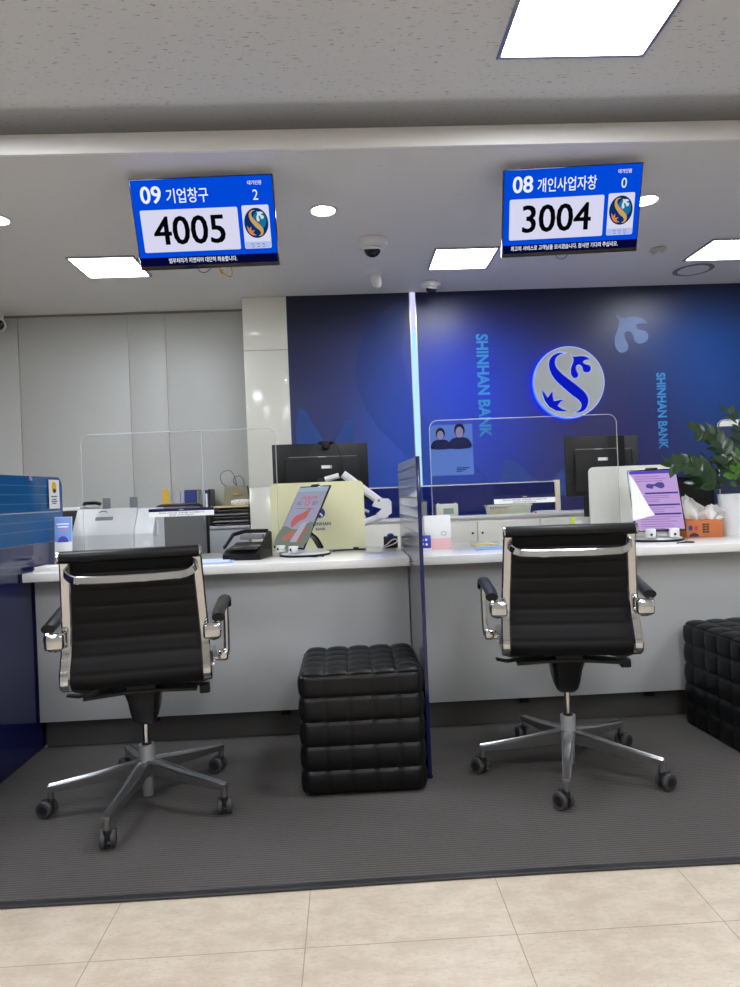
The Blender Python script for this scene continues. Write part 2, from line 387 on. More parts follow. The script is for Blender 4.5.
# ------------------------------------------------------------------ lights in the ceilings
def led_panel(label, cx, cy, z, sx, sy, em, group=None):
    t = thing('ceiling_light_panel', label, 'ceiling light', (cx, cy, z), group=group)
    f = MB(); a, b, w_ = sx/2, sy/2, .016
    for (x0, x1, y0, y1) in ((-a-w_, -a, -b-w_, b+w_), (a, a+w_, -b-w_, b+w_), (-a, a, -b-w_, -b), (-a, a, b, b+w_)): f.box(x0, x1, y0, y1, -.012, -.0005, .002)
    f.build('frame', 'alu', t)
    MB().box(-a, a, -b, b, -.006, -.001).build('diffuser', em, t); return t
led_panel('large square light panel in the near textured ceiling at the top right of the picture', .98, 2.378, ZN, .575, .585, 'led')
for i, (x, y) in enumerate(((.985, -.1), (-1.5, -.1), (-1.8, -2.1), (.985, -2.3), (3.4, 1.2), (-1.68, 2.375), (-3.5, .9), (3.4, -1.8))):
    led_panel('square light panel in the hall ceiling outside the picture', x, y, ZN, .595, .595, 'led', 'hall ceiling light panels outside the picture')
led_panel('square ceiling light panel at the far left behind the screen reading 4005', -1.572, 4.715, ZC, .42, .39, 'led2')
led_panel('square ceiling light panel in the middle above the blue wall, left of the screen reading 3004', .890, 4.735, ZC, .415, .40, 'led2')
led_panel('square ceiling light panel at the right edge, beside the round speaker grille', 2.80, 4.70, ZC, .42, .39, 'led2')
for lab, x, y in (('round recessed downlight between the two hanging screens', -.067, 3.874), ('round recessed downlight just right of the screen reading 3004', 1.81, 3.845), ('round recessed downlight at the left edge of the picture', -1.93, 3.887)):
    t = thing('downlight', lab, 'ceiling light', (x, y, ZC), group=None)
    MB().lathe([(.068, 0), (.085, -.001), (.085, -.006), (.07, -.009), (.066, -.004)], 36).build('trim_ring', 'plw', t)
    MB().lathe([(.0, -.004), (.066, -.004), (.066, -.001), (0, -.001)], 36).build('lens', 'down', t)
def dome(label, p, k, yaw):
    t = thing('dome_camera', label, 'security camera', p, (0, 0, yaw))
    MB().lathe([(0, 0), (.085*k, 0), (.092*k, -.006*k), (.094*k, -.022*k), (.085*k, -.04*k), (.06*k, -.052*k), (.058*k, -.05*k)], 36).build('housing', 'plw', t)
    X = TR(0, -.012*k, -.044*k, rx=R(18))
    MB().lathe([(.052*k, .004*k)]+[(.052*k*math.cos(R(a)), -.052*k*math.sin(R(a))-.006*k) for a in range(0, 91, 10)], 32, X).build('dome', 'black', t)
    MB().lathe([(.0535*k, .004*k), (.057*k, -.0*k), (.057*k, -.008*k), (.0535*k, -.011*k)], 32, X).build('ring', 'plw', t)
    b = MB(); b.lathe([(0, -.001), (.012*k, -.002), (.012*k, .01*k)], 16, TR(0, -.045*k, -.075*k, rx=R(-50))); b.build('camera_lens', 'plg2', t)
dome('larger white dome camera with black bubble on the ceiling right of the round downlight', (.235, 4.36, ZC), 1.1, 0)
dome('small white dome camera at the top of the blue wall beside the light strip', (.735, 5.28, ZC), .85, .4)
t = thing('motion_sensor', 'small white swivel ceiling sensor behind the larger dome camera', 'sensor', (.27, 5.02, ZC))
MB().lathe([(0, 0), (.062, 0), (.062, -.01), (.04, -.022), (.0, -.022)], 28).build('base', 'plw', t)
MB().lathe([(0, -.02), (.036, -.022), (.04, -.045), (.036, -.085), (.02, -.11), (0, -.115)], 24, TR(.012, 0, 0, ry=R(-8))).build('head', 'plw', t)
t = thing('bullet_camera', 'white bullet camera under the ceiling at the left edge', 'security camera', (-2.835, 5.72, ZC))
MB().lathe([(0, 0), (.05, 0), (.05, -.012), (0, -.012)], 24).build('mount', 'plw', t)
MB().tube(cat([(0, 0, -.01), (.01, 0, -.05), (0, -.02, -.085)], 5), .016, 10).build('arm', 'plw', t)
MB().lathe([(0, -.08), (.05, -.08), (.06, -.06), (.06, .08), (.05, .09), (.044, .07), (0, .07)], 28, TR(0, -.04, -.125, rx=R(100), rz=R(25))).build('body', 'plw', t)
MB().lathe([(0, .071), (.044, .071), (.03, .078), (0, .08)], 24, TR(0, -.04, -.125, rx=R(100), rz=R(25))).build('camera_lens', 'black', t)
t = thing('smoke_detector', 'small round ceiling detector right of the screen reading 3004', 'detector', (2.272, 4.66, ZC))
MB().lathe([(0, 0), (.055, 0), (.058, -.008), (.045, -.02), (.022, -.024), (.0, -.024)], 28).build('body', mat('pale_grey_plastic', (176, 174, 168), .5), t)
MB().lathe([(0, -.024), (.02, -.024), (.018, -.038), (0, -.04)], 20).build('sensor_tip', 'plw', t)
t = thing('ceiling_speaker', 'flat round speaker grille in the ceiling below the right light panel', 'speaker', (2.777, 5.135, ZC))
MB().lathe([(.115, -.0005), (.147, -.001), (.15, -.003), (.14, -.006), (.115, -.0045)], 44).build('trim_ring', mat('ring_grey', (120, 118, 118), .5), t)
MB().lathe([(0, -.0055), (.114, -.0055), (.114, -.0005), (0, -.0005)], 44).build('grille', mat('grille_grey', (226, 224, 222), .6), t)

# ------------------------------------------------------------------ hanging screens
scr = dict(bg=emit('screen_blue', (0, 72, 214)), plate=emit('screen_pale', (214, 214, 238)), wht=emit('screen_white', (236, 240, 252)),
           blk=emit('screen_black', (6, 6, 10)), nav=emit('screen_navy', (6, 8, 52)), gold=emit('screen_gold', (206, 156, 84)), deep=emit('screen_deep_blue', (8, 46, 104)),
           teal=emit('screen_teal', (26, 110, 150)), dv=emit('screen_dove', (206, 220, 226)), foot=emit('screen_footer', (176, 190, 232)), org=emit('screen_orange', (210, 130, 60)))
def tv(label, loc, rx, rz, W, no, name, num, wait, tick, tx, kx, group=None):
    H = W*.60; t = thing('queue_display', label, 'screen', loc, (rx, 0, rz))
    MB().box(-W/2, W/2, -.008, .022, -H/2, H/2, .003).build('bezel', 'black', t)
    MB().box(-W*.36, W*.36, .022, .05, -H*.36, H*.30, .01).build('back_cover', 'dark', t)
    br = MB(); br.box(-.06, .06, .045, .06, -.06, .1); br.build('bracket', 'dark', t)
    u = lambda a: -W/2+a*W
    v = lambda a: H/2-a*H
    sb = MB().box(u(.008), u(.992), -.0088, -.0078, v(.955), v(.012)).build('screen', scr['bg'], t)
    y = -.0094
    def pl(n_, u0, u1, v0, v1, m_, r=.004, y_=y): return MB().prism(rrect(u(u0), u(u1), v(v1), v(v0), r), y_, y_+.0004).build(n_, m_, sb, flat=True)
    pl('ticker_bar', .008, .992, .858, .955, scr['nav'], .001)
    pl('number_plate', .05, .735, .335, .80, scr['plate'], .008)
    pl('emblem_card', .765, .955, .325, .80, scr['plate'], .008)
    pl('name_strip', .768, .952, .725, .795, scr['foot'], .006, y-.0003)
    text(no, H*.255, scr['wht'], 'heading_number', sb, u(.068), v(.26), y-.0004, offset=H*.002, sx=.98, fat=H*.003)
    text(name, H*.170, scr['wht'], 'heading_text', sb, u(.245), v(.255), y-.0004, offset=H*.0015, sx=kx)
    text('대기인원', H*.05, scr['wht'], 'waiting_label', sb, u(.87), v(.105), y-.0004, 'CENTER', offset=H*.0006, sx=.9)
    text(wait, H*.16, scr['wht'], 'waiting_number', sb, u(.87), v(.27), y-.0004, 'CENTER', sx=.9)
    text(num, H*.44, scr['blk'], 'queue_number', sb, u(.39), v(.715), y-.0007, 'CENTER', offset=0, sx=.98, fat=H*.0072)
    text(tick, H*.062, scr['wht'], 'ticker_text', sb, u(tx), v(.922), y-.0004, 'CENTER', offset=H*.0008, sx=.79)
    ex, ez, er = u(.86), v(.52), H*.165
    MB().prism(sc(circ(1, 48), er, ex, ez, er*.86), y-.0008, y-.0003).build('emblem', scr['deep'], sb, flat=True)
    MB().prism(sc(circ(1, 32), er*.6, ex+er*.22, ez+er*.15, er*.5), y-.0010, y-.0006).build('emblem', scr['teal'], sb, flat=True)
    MB().prism(sc(LOGO_S, er, ex, ez, er*.86), y-.0014, y-.0009).build('emblem_mark', scr['gold'], sb, flat=True)
    MB().prism(sc(LOGO_DOVE, er, ex, ez, er*.86), y-.0014, y-.0009).build('emblem_mark', scr['dv'], sb, flat=True)
    MB().prism(sc(LOGO_LEAF, er, ex, ez, er*.86), y-.0014, y-.0009).build('emblem_mark', scr['org'], sb, flat=True)
    s_ = MB(); random.seed(len(name))
    for k in range(3):          # blurred, unreadable name under the emblem
        cx = ex+(k-1)*W*.038
        s_.box(cx-.006, cx+.003, y-.0009, y-.0005, v(.752), v(.745)); s_.box(cx-.006, cx-.0045, y-.0009, y-.0005, v(.765), v(.745))
        s_.box(cx+.005, cx+.0065, y-.0009, y-.0005, v(.78), v(.74)); s_.box(cx-.005, cx+.006, y-.0009, y-.0005, v(.785), v(.779))
    s_.build('name_text', emit('screen_name_ink', (90, 100, 170)), sb, flat=True)
    return t
tvL = tv('hanging blue queue screen reading 4005, on the left', (-.659, 3.436, 2.56), R(19.5), R(-2.4), .72, '09', '기업창구', '4005', '2', '업무처리가 지연되어 대단히 죄송합니다.', .455, .80)
tvR = tv('hanging blue queue screen reading 3004, on the right', (1.213, 3.407, 2.563), R(20.5), R(-4.2), .70, '08', '개인사업자창', '3004', '0', '최고의 서비스로 고객님을 모시겠습니다. 잠시만 기다려 주십시오.', .46, .765)
for o_, W in ((tvL, .72), (tvR, .70)):
    H = W*.6
    # arm from the back cover up to the ceiling (local frame: undo the tilt)
    t = o_; ry = t.rotation_euler
    MI = (Matrix.Translation(t.location) @ t.rotation_euler.to_matrix().to_4x4()).inverted()
    a = MI @ Vector((t.location.x, t.location.y+.14, ZC-.002)); b = MI @ Vector((t.location.x, t.location.y+.13, t.location.z+.02))
    MB().tube([b, a], .016, 12).build('ceiling_arm', 'dark', t)
    MB().tube([(0, .05, 0), b+Vector((0, 0, .02))], .014, 10).build('tilt_arm', 'dark', t)
    MB().tube(cat([(-.07, .03, -H/2+.02), (-.06, .0, -H/2-.012), (-.03, .0, -H/2-.02), (-.005, .01, -H/2-.004), (.01, .03, -H/2+.02)], 6), .0018, 6).build('cable', 'dark', t)
MB().tube(cat([(.05, .03, -.2), (.045, .02, -.23), (.055, .02, -.245), (.06, .02, -.225), (.05, .02, -.235), (.085, .02, -.262), (.105, .02, -.25), (.10, .03, -.2)], 6), .0028, 8).build('cable', mat('yellow_cable', (196, 164, 40), .5), tvL)

# ------------------------------------------------------------------ floor covering
t = thing('carpet_mat', 'wide dark grey ribbed carpet runner under the chairs and stools', 'carpet', (0, 1.96, 0))
MB().box(-4.1, 5.1, .028, 1.29, 0, .007).build('ribbed_mat', 'carpet', t)
pts = [(-4.1+i*.2, 0) for i in range(47)]
e = MB(); P = []
for i in range(93):
    x = -4.1+i*.1; P.append((x, .016+.004*math.sin(x*3.1)+.004*math.sin(x*1.3+1), .0045))
e.bar(P, .028, .008, (0, 1, 0)); e.build('edge_strip', mat('black_rubber_edge', (34, 34, 36), .5), t)

# ------------------------------------------------------------------ counters
CZ = .852
def counter(label, x0, x1, clear_left):
    t = thing('service_counter', label, 'counter', (x0, 3.07, 0)); L = x1-x0
    MB().box(0, L, 0, .74, CZ-.04, CZ, .003).build('worktop', 'counter', t)
    p = MB(); p.box((.0), L, .12, .15, .142, CZ-.041, .001); p.build('front_panel', 'cpanel', t)
    MB().box(0, L, .185, .20, .0, .145).build('toe_kick', 'kick', t)
    for i in range(int(L/.62)): MB().box(.5+i*.62, .545+i*.62, .15, .184, .11, .142, .001).build('panel_foot', 'dark', t)
    for x_ in (0.02, L-.04): MB().box(x_, x_+.02, .20, .72, .0, CZ-.041).build('side_panel', 'cpanel', t)
    return t
counter('white service counter in the left bay under the screen reading 4005', -1.472, .280, 1)
counter('white service counter in the right bay under the screen reading 3004', .300, 4.2, 0)

def divider(label, X, y0, y1, z1, zb, faint, front):
    t = thing('divider_screen', label, 'partition', (X, y0, 0)); L = y1-y0
    D = .012
    Q = TR(rz=PI/2)
    # outline in local (length, z) then turned to run along y ; prism extrudes in y -> after turn in -x
    MB().prism([(0, .009), (L, .009), (L, zb-.01), (0, zb+.0)], -D/2, D/2, Q).build('lower_panel', mat('charcoal_laminate', (104, 105, 110), .15) if front else 'navy', t)
    out = [(0, zb+.001)]+[(L, zb-.009)]
    for i in range(7): a = R(90*i/6); out.append((L-.05+.05*math.cos(a), z1-.05+.05*math.sin(a)))
    out += [(0, z1-.012)]
    g = MB().prism(out, -.005, .005, Q).build('glass_panel', clear('grey_film_glass', (150, 165, 190), .9, .05, (186, 194, 208), .72) if front else 'gblue', t)
    s_ = MB()
    nl = 6
    for i in range(nl):
        z = z1-.05-i*(z1-zb-.06)/nl
        for sg in (-1, 1): s_.add([(sg*.0056, .005, z), (sg*.0056, L-.03, z), (sg*.0056, L-.03, z+.005), (sg*.0056, .005, z+.005)], [(0, 1, 2, 3)])
    s_.build('film_line', mat('dark_film_line', (52, 56, 70), .3) if front else 'gline', g, flat=True)
    MB().box(-.008, .008, -.006, .002, .009, z1-.012, .001).build('front_edge', 'navy' if front else 'alu', t)
    MB().box(-.014, .014, .0, .035, .0085, .018, .003).build('floor_foot', 'dark', t)
    for y_ in (L*.55, L-.12): MB().box(-.009, .009, y_, y_+.02, CZ, CZ+.014, .001).build('clamp', 'alu', t)
    return t
t = divider('tall blue glass and dark navy divider standing at the left edge of the picture', -1.487, 1.62, 3.557, 1.300, .985, 0, 0)
t = divider('narrow dark glass divider seen edge on beside the tufted stool', .290, 2.665, 3.62, 1.305, .985, 1, 1)
t = thing('clip_bracket', 'small chrome clamp holding the middle divider at the counter edge', 'clamp', (.2805, 3.062, CZ-.035))
MB().box(-.012, .003, -.014, .004, 0, .02, .002).build('body', 'chrome', t); MB().lathe([(0, 0), (.005, 0), (.005, .004), (0, .004)], 12, TR(-.005, -.018, .01, rx=PI/2)).build('screw', 'alu', t)
t = thing('notice_card', 'small white notice with cartoon figure stuck on the left divider glass', 'notice', (-1.4745, 3.385, 1.14))
n_ = MB().box(0, .0012, 0, .118, 0, .145).build('card', 'paper', t)
x = .0016
pic = MB()
pic.prism(smooth2([(.035, .09), (.03, .11), (.04, .13), (.06, .135), (.078, .125), (.085, .1), (.075, .085), (.05, .08)], 4), -.0004, .0, TR(x, 0, 0, rz=PI/2)); pic.build('printed_picture', 'yellow', n_)
pic = MB(); pic.prism(smooth2([(.04, .085), (.05, .1), (.065, .1), (.08, .088), (.06, .078)], 4), -.0008, -.0004, TR(x, 0, 0, rz=PI/2))
for i, z in enumerate((.058, .044, .034, .024)): pic.box(x-.0006, x, .02+.01*(i % 2), .09-.012*(i % 2), z, z+.005)
pic.build('printed_text', 'ink', n_)
t = thing('bulldog_clip', 'tiny pinkish clip on the top edge of the left divider', 'clip', (-1.487, 3.20, 1.289))
MB().prism([(-.012, -.012), (.012, -.012), (.006, .014), (-.006, .014)], 0, .016).build('body', mat('pink_metal', (190, 160, 176), .3, .4), t)
MB().tube([(-.004, .008, .012), (-.004, .008, .028), (.004, .008, .028), (.004, .008, .012)], .0012, 6).build('wire', 'chrome', t)

# ------------------------------------------------------------------ office chairs
def sling(pts, hw, pitch, th=.010, puff=.006, n=22):
    P = cat([(0, a, b) for a, b in pts], 14); L = [0]
    for i in range(1, len(P)): L.append(L[-1]+(P[i]-P[i-1]).length)
    # resample densely
    tot = L[-1]; K = int(tot/pitch*10); Q = []
    j = 0
    for i in range(K+1):
        d = tot*i/K
        while j < len(L)-2 and L[j+1] < d: j += 1
        f = (d-L[j])/max(L[j+1]-L[j], 1e-9); Q.append(P[j].lerp(P[j+1], f))
    vs = []; fs = []
    for i, q in enumerate(Q):
        t_ = (Q[min(i+1, K)]-Q[max(i-1, 0)]).normalized(); nn = Vector((1, 0, 0)).cross(t_)
        ph = (tot*i/K/pitch) % 1; h = th/2+puff*(1-abs(2*ph-1)**4)
        hq = hw+.021*max(0, min(1, (.97-q.z)/.42))
        for k in range(n+1):
            x = -hq+2*hq*k/n; e_ = 1-abs(2*k/n-1)**10*.7; vs.append(q+Vector((x, 0, 0))+nn*h*e_)
        for k in range(n+1):
            x = -hq+2*hq*k/n; e_ = 1-abs(2*k/n-1)**10*.7; vs.append(q+Vector((x, 0, 0))-nn*h*e_)
    w_ = 2*(n+1)
    for i in range(K):
        for k in range(n):
            a = i*w_+k; fs.append((a, a+1, a+w_+1, a+w_)); a += n+1; fs.append((a, a+w_, a+w_+1, a+1))
        fs.append((i*w_, i*w_+w_, i*w_+w_+n+1, i*w_+n+1)); fs.append((i*w_+n, i*w_+n+n+1, i*w_+w_+n+n+1, i*w_+w_+n))
    return MB().add(vs, fs)
BACK = [(-.232, .960), (-.212, .92), (-.190, .82), (-.170, .72), (-.168, .64), (-.185, .575), (-.197, .53), (-.185, .500)]
SEAT = [(-.185, .500), (-.15, .486), (-.08, .487), (.03, .500), (.14, .515), (.21, .518), (.245, .505), (.262, .475)]
def office_chair(label, loc, rz, base_rot, casters, lift=0, RL=.345):
    t = thing('office_chair', label, 'chair', loc, (0, 0, rz))
    sling(BACK, .208, .062).build('backrest', 'mesh', t)
    sling([(-.180, .496)]+SEAT[1:], .208, .062).build('seat', 'mesh', t)
    for sx in (-1, 1):
        fr = MB(); P = cat([(sx*(.222+.021*max(0, min(1, (.97-b)/.42))), a, b) for a, b in [(-.236, .974)]+BACK[1:]+SEAT[1:]], 8)
        fr.bar(P, .036, .018, (1, 0, 0), .3); fr.build('side_frame', 'chrome', t)
    rb = MB(); rb.lathe([(0, -.236), (.019, -.236), (.0215, -.229), (.0215, .229), (.019, .236), (0, .236)], 24, TR(0, -.236, .963, ry=PI/2)); hr = rb.build('head_roll', 'leather', t)
    for sx in (-1, 1): MB().lathe([(0, 0), (.019, 0), (.0222, .003), (.0222, .008), (.018, .012), (0, .012)], 24, TR(sx*.232, -.236, .963, ry=sx*PI/2)).build('end_cap', 'chrome', hr)
    cb = MB(); cb.bar(cat([(-.226, -.205, .912), (-.219, -.235, .906), (-.195, -.255, .889), (-.15, -.264, .883), (0, -.268, .881), (.15, -.264, .883), (.195, -.255, .889), (.219, -.235, .906), (.226, -.205, .912)], 7), .028, .009, (0, 0, 1), .35); cb.build('back_crossbar', 'chrome', t)
    MB().tube([(-.225, .06, .488), (.225, .06, .488)], .011, 12).build('seat_crossbar', 'chrome', t)
    for sx in (-1, 1):
        A = [(sx*.240, -.165, .652), (sx*.265, -.185, .642), (sx*.285, -.205, .650), (sx*.290, -.212, .680), (sx*.290, -.18, .697), (sx*.291, -.05, .708), (sx*.306, .08, .722), (sx*.309, .125, .722), (sx*.309, .142, .69), (sx*.309, .14, .60), (sx*.307, .135, .52), (sx*.298, .125, .498), (sx*.262, .115, .496), (sx*.24, .11, .505)]
        ar = MB(); ar.tube(cat(A, 5), .0135, 10); a_ = ar.build('armrest', 'chrome', t)
        e_ = MB(); e_.box(sx*.268-.032, sx*.268+.032, -.228, -.185, .640, .698, .012, 3); e_.build('arm_bracket', 'chrome', a_)
        MB().box(sx*.292-.02, sx*.292+.022, .10, .15, .482, .525, .01, 3).build('arm_bracket', 'chrome', a_)
        pd = MB(); PR = [(.024*math.cos(2*PI*i/14), .017*math.sin(2*PI*i/14)) for i in range(14)]
        pd.sweep(cat([(sx*.291, -.195, .712), (sx*.291, -.12, .722), (sx*.299, .0, .729), (sx*.306, .09, .736), (sx*.309, .145, .728), (sx*.309, .162, .698)], 6), PR, (1, 0, 0)); pd.build('arm_pad', 'leather', a_)
    mc = MB()
    mc.bar(cat([(-.245, -.09, .474), (-.2, -.09, .462), (-.14, -.08, .470), (0, -.07, .470), (.14, -.08, .470), (.2, -.09, .462), (.245, -.09, .474)], 4), .05, .012, (0, 1, 0), .2)
    mc.bar([(-.20, -.10, .438), (-.06, -.1, .448), (.06, -.1, .448), (.20, -.1, .440)], .06, .014, (0, 1, 0), .2)
    b = bmesh.new()
    secs = [(.470, .070, .12), (.44, .066, .115), (.40, .056, .09), (.35, .050, .07), (.318, .042, .06), (.304, .030, .045)]
    rings = []
    for z, hx, hy in secs:
        rings.append([b.verts.new((hx*max(-1, min(1, 1.25*math.cos(2*PI*i/20))), -.01+hy*max(-1, min(1, 1.25*math.sin(2*PI*i/20))), z)) for i in range(20)])
    for r0, r1 in zip(rings[:-1], rings[1:]):
        for i in range(20): b.faces.new((r0[i], r0[(i+1) % 20], r1[(i+1) % 20], r1[i]))
    b.faces.new(rings[0]); b.faces.new(rings[-1][::-1]); mc.merge(b)
    mc.build('tilt_mechanism', 'dark', t)
    lv = MB(); lv.bar([(-.08, .0, .44), (-.20, -.03, .430), (-.235, -.04, .428), (-.275, -.045, .438)], .03, .009, (0, 1, 0)); lv.build('lever', 'dark', t)
    lv = MB(); lv.bar([(.08, -.04, .445), (.225, -.05, .434)], .02, .009, (0, 1, 0)); lv.box(.205, .245, -.075, -.03, .405, .440, .006); lv.build('lever', 'dark', t)
    for ch in t.children: ch.location.z += lift; ch.location.y += .035
    g = MB(); g.tube([(0, 0, .21), (0, 0, .32+lift)], .0125, 20); g.build('gas_column', 'chrome', t)
    MB().lathe([(0, .232), (.018, .232), (.018, .222), (0, .222)], 20).build('collar', 'dark', t)
    hb = MB(); hb.lathe([(0, .224), (.029, .224), (.030, .22), (.030, .160), (.036, .135), (.034, .112), (.022, .104), (.021, .055), (.019, .053), (.018, .03), (0, .03)], 28); hb.build('base_hub', 'grey', t)
    for k in range(5):
        a = base_rot+k*2*PI/5; ca, sa = math.cos(a), math.sin(a); n_ = 9; vs = []; fs = []
        lg = bmesh.new(); rings = []
        for i in range(n_+1):
            f = i/n_; r = .018+f*(RL-.018); zt = .166-.052*f-.004*math.sin(PI*f); hw = .027*(1-f)+.014*f; hh = .046*(1-f)+.020*f
            sec = [(-hw, 0), (-hw, -.004), (-hw*.8, -hh), (hw*.8, -hh), (hw, -.004), (hw, 0), (hw*.72, .0025), (hw*.55, -.0015), (-hw*.55, -.0015), (-hw*.72, .0025)]
            rings.append([lg.verts.new((r*ca-u_*sa, r*sa+u_*ca, zt+v_)) for u_, v_ in sec])
        for r0, r1 in zip(rings[:-1], rings[1:]):
            for i in range(10): lg.faces.new((r0[i], r1[i], r1[(i+1) % 10], r0[(i+1) % 10]))
        lg.faces.new(rings[0]); lg.faces.new(rings[-1][::-1])
        q = MB(); q.merge(lg); q.tube([(RL*ca-.008*ca, RL*sa-.008*sa, .108), (RL*ca-.008*ca, RL*sa-.008*sa, .066)], .0115, 14)
        leg = q.build('base_leg', 'alu', t, ang=25)
        # caster: yaw of its own
        cy = casters[k]; X = TR((RL-.008)*ca, (RL-.008)*sa, 0, rz=cy)
        h = MB(); h.box(-.010, .010, -.026, .022, .030, .062, .006, 2, X @ TR(0, .016, 0)); h.lathe([(0, .068), (.012, .068), (.013, .056), (0, .056)], 14, X); cs = h.build('caster', 'whub', t)
        for sx in (-1, 1):
            MB().lathe([(0, 0), (.016, .001), (.024, .004), (.030, .005), (.031, .010), (.031, .018), (.028, .022), (0, .022)], 26, X @ TR(sx*.004, .018, .0312, ry=sx*PI/2)).build('wheel', 'wheel', cs)
            MB().lathe([(0, .0228), (.018, .0228), (.021, .020), (0, .020)], 22, X @ TR(sx*.004, .018, .0312, ry=sx*PI/2)).build('wheel_hub', 'whub', cs)
    return t
LZ = .009
office_chair('black office chair with chrome frame in the left bay, beside the left divider', (-.797, 2.585, LZ), R(9), R(-96-9), [R(v) for v in (5, 0, 60, 30, 70)], 0, .350)
office_chair('black office chair with chrome frame in the right bay, right of the middle divider', (.855, 2.665, LZ), R(-9), R(-110+9), [R(v) for v in (40, -60, -50, 20, 45)], .014, .356)

# ------------------------------------------------------------------ tufted stools
def stool(label, loc, rz, sx, sy, H, nx, nz):
    n = 60; b = bmesh.new(); bmesh.ops.create_cube(b, size=2)
    bmesh.ops.subdivide_edges(b, edges=b.edges[:], cuts=n-1, use_grid_fill=True)
    hx, hy, hz = sx/2, sy/2, H/2; rad = .035
    def puff(u, k): ph = (u*k) % 1; return abs(math.sin(PI*ph))**.45
    for v in b.verts:
        c = v.co.copy(); p = Vector((c.x*hx, c.y*hy, c.z*hz)); ax = [abs(c.x), abs(c.y), abs(c.z)]; d = 0
        q = Vector((max(-hx+rad, min(hx-rad, p.x)), max(-hy+rad, min(hy-rad, p.y)), max(-hz+rad*.35, min(hz-rad*.6, p.z)))); nn = (p-q)
        if nn.length > 1e-6: nn.normalize(); p = q+Vector((nn.x*rad, nn.y*rad, nn.z*rad*(.6 if c.z > 0 else .35)))
        ux, uy, uz = (c.x+1)/2, (c.y+1)/2, (c.z+1)/2
        if ax[2] > .999 and c.z > 0: d = puff(ux, nx)*puff(uy, nx)
        elif ax[0] > .999: d = (.45+.55*puff(uy, nx))*puff(uz, nz)
        elif ax[1] > .999: d = (.45+.55*puff(ux, nx))*puff(uz, nz)
        e_ = sorted(ax)[1]
        v.co = p+(nn if nn.length > 0 else Vector((0, 0, 1)))*(.012*d)+Vector((0, 0, hz+.003))
    q = MB(); q.merge(b)
    t = thing('tufted_stool', label, 'stool', loc, (0, 0, rz)); q.build('cushion_body', 'leather', t, ang=60)
    for (fx, fy) in ((-1, -1), (1, -1), (-1, 1), (1, 1)): MB().lathe([(.018, 0), (.02, .002), (.02, .008), (0, .008)], 16, TR(fx*(hx-.07), fy*(hy-.07), 0)).build('foot', 'alu', t)
    return t
stool('black tufted leather cube stool between the left chair and the middle divider', (.028, 2.768, LZ), 0, .465, .43, .463, 5, 5)
stool('black tufted leather cube stool cut off by the right edge of the picture', (1.84, 2.93, LZ), R(4), .50, .46, .47, 5, 5)
# ------------------------------------------------------------------ furniture on the staff side
def desk(label, x0, x1, y0, y1, z):
    t = thing('staff_desk', label, 'desk', (x0, y0, 0)); L = x1-x0; D = y1-y0
    MB().box(0, L, 0, D, z-.028, z, .002).build('desktop', 'white', t)
    for x in (.02, L-.05): MB().box(x, x+.03, .04, D-.04, 0, z-.028).build('leg', 'plg', t)
    MB().box(.05, L-.05, .06, .08, .3, z-.028).build('modesty_panel', 'plg', t); return t
desk('white staff desk behind the left service counter, carrying the black monitor', -2.3, .22, 3.84, 4.40, .74)
desk('white staff desk behind the right service counter, carrying two monitors', .40, 2.9, 3.84, 4.40, .74)
def cabinet(label, x0, x1, y0, y1, z, n, m_, trim):
    t = thing('storage_cabinet', label, 'cabinet', (x0, y0, 0)); L = x1-x0; D = y1-y0
    MB().box(0, L, .012, D, .0, z-.02).build('body', m_, t); MB().box(-.003, L+.003, -.006, D, z-.02, z, .003).build('top', trim, t)
    for i in range(n):
        a = L*i/n; b = L*(i+1)/n
        d = MB().box(a+.003, b-.003, -.004, .012, .06, z-.035, .002).build('door', m_, t)
        MB().lathe([(0, 0), (.008, 0), (.008, .008), (0, .01)], 14, TR((b-.035) if i % 2 else (a+.035), -.004, z-.12, rx=PI/2)).build('lock', 'dark', d)
        MB().box((a+.03) if i % 2 else (b-.04), (a+.04) if i % 2 else (b-.03), -.016, -.004, z-.32, z-.2, .003).build('handle', 'plg2', d)
    return t
cabinet('long low off-white cabinets along the blue wall behind both counters', .02, 3.6, 4.70, 5.12, .965, 8, mat('offwhite_laminate', (232, 230, 220), .4), 'white')
cabinet('grey storage cabinet against the grey wall, under the handbag and paper trays', -2.9, -.80, 5.50, 5.84, .935, 5, mat('grey_steel', (166, 170, 176), .4), mat('grey_steel_top', (186, 188, 192), .35))
# low glass screen on the long cabinets
t = thing('low_glass_screen', 'low blue glass screen with white top edge standing on the long cabinets', 'screen', (.12, 4.93, .965))
MB().box(0, 1.43, 0, .006, 0, .222).build('glass', clear('smoky_blue_glass', (128, 150, 205), .7, .05, (30, 50, 112), .25), t)
MB().box(0, 1.43, -.004, .010, .222, .23, .001).build('top_rail', 'white', t)
MB().box(1.43, 1.465, -.02, .03, 0, .235, .002).build('end_post', mat('cream_post', (226, 214, 190), .5), t)

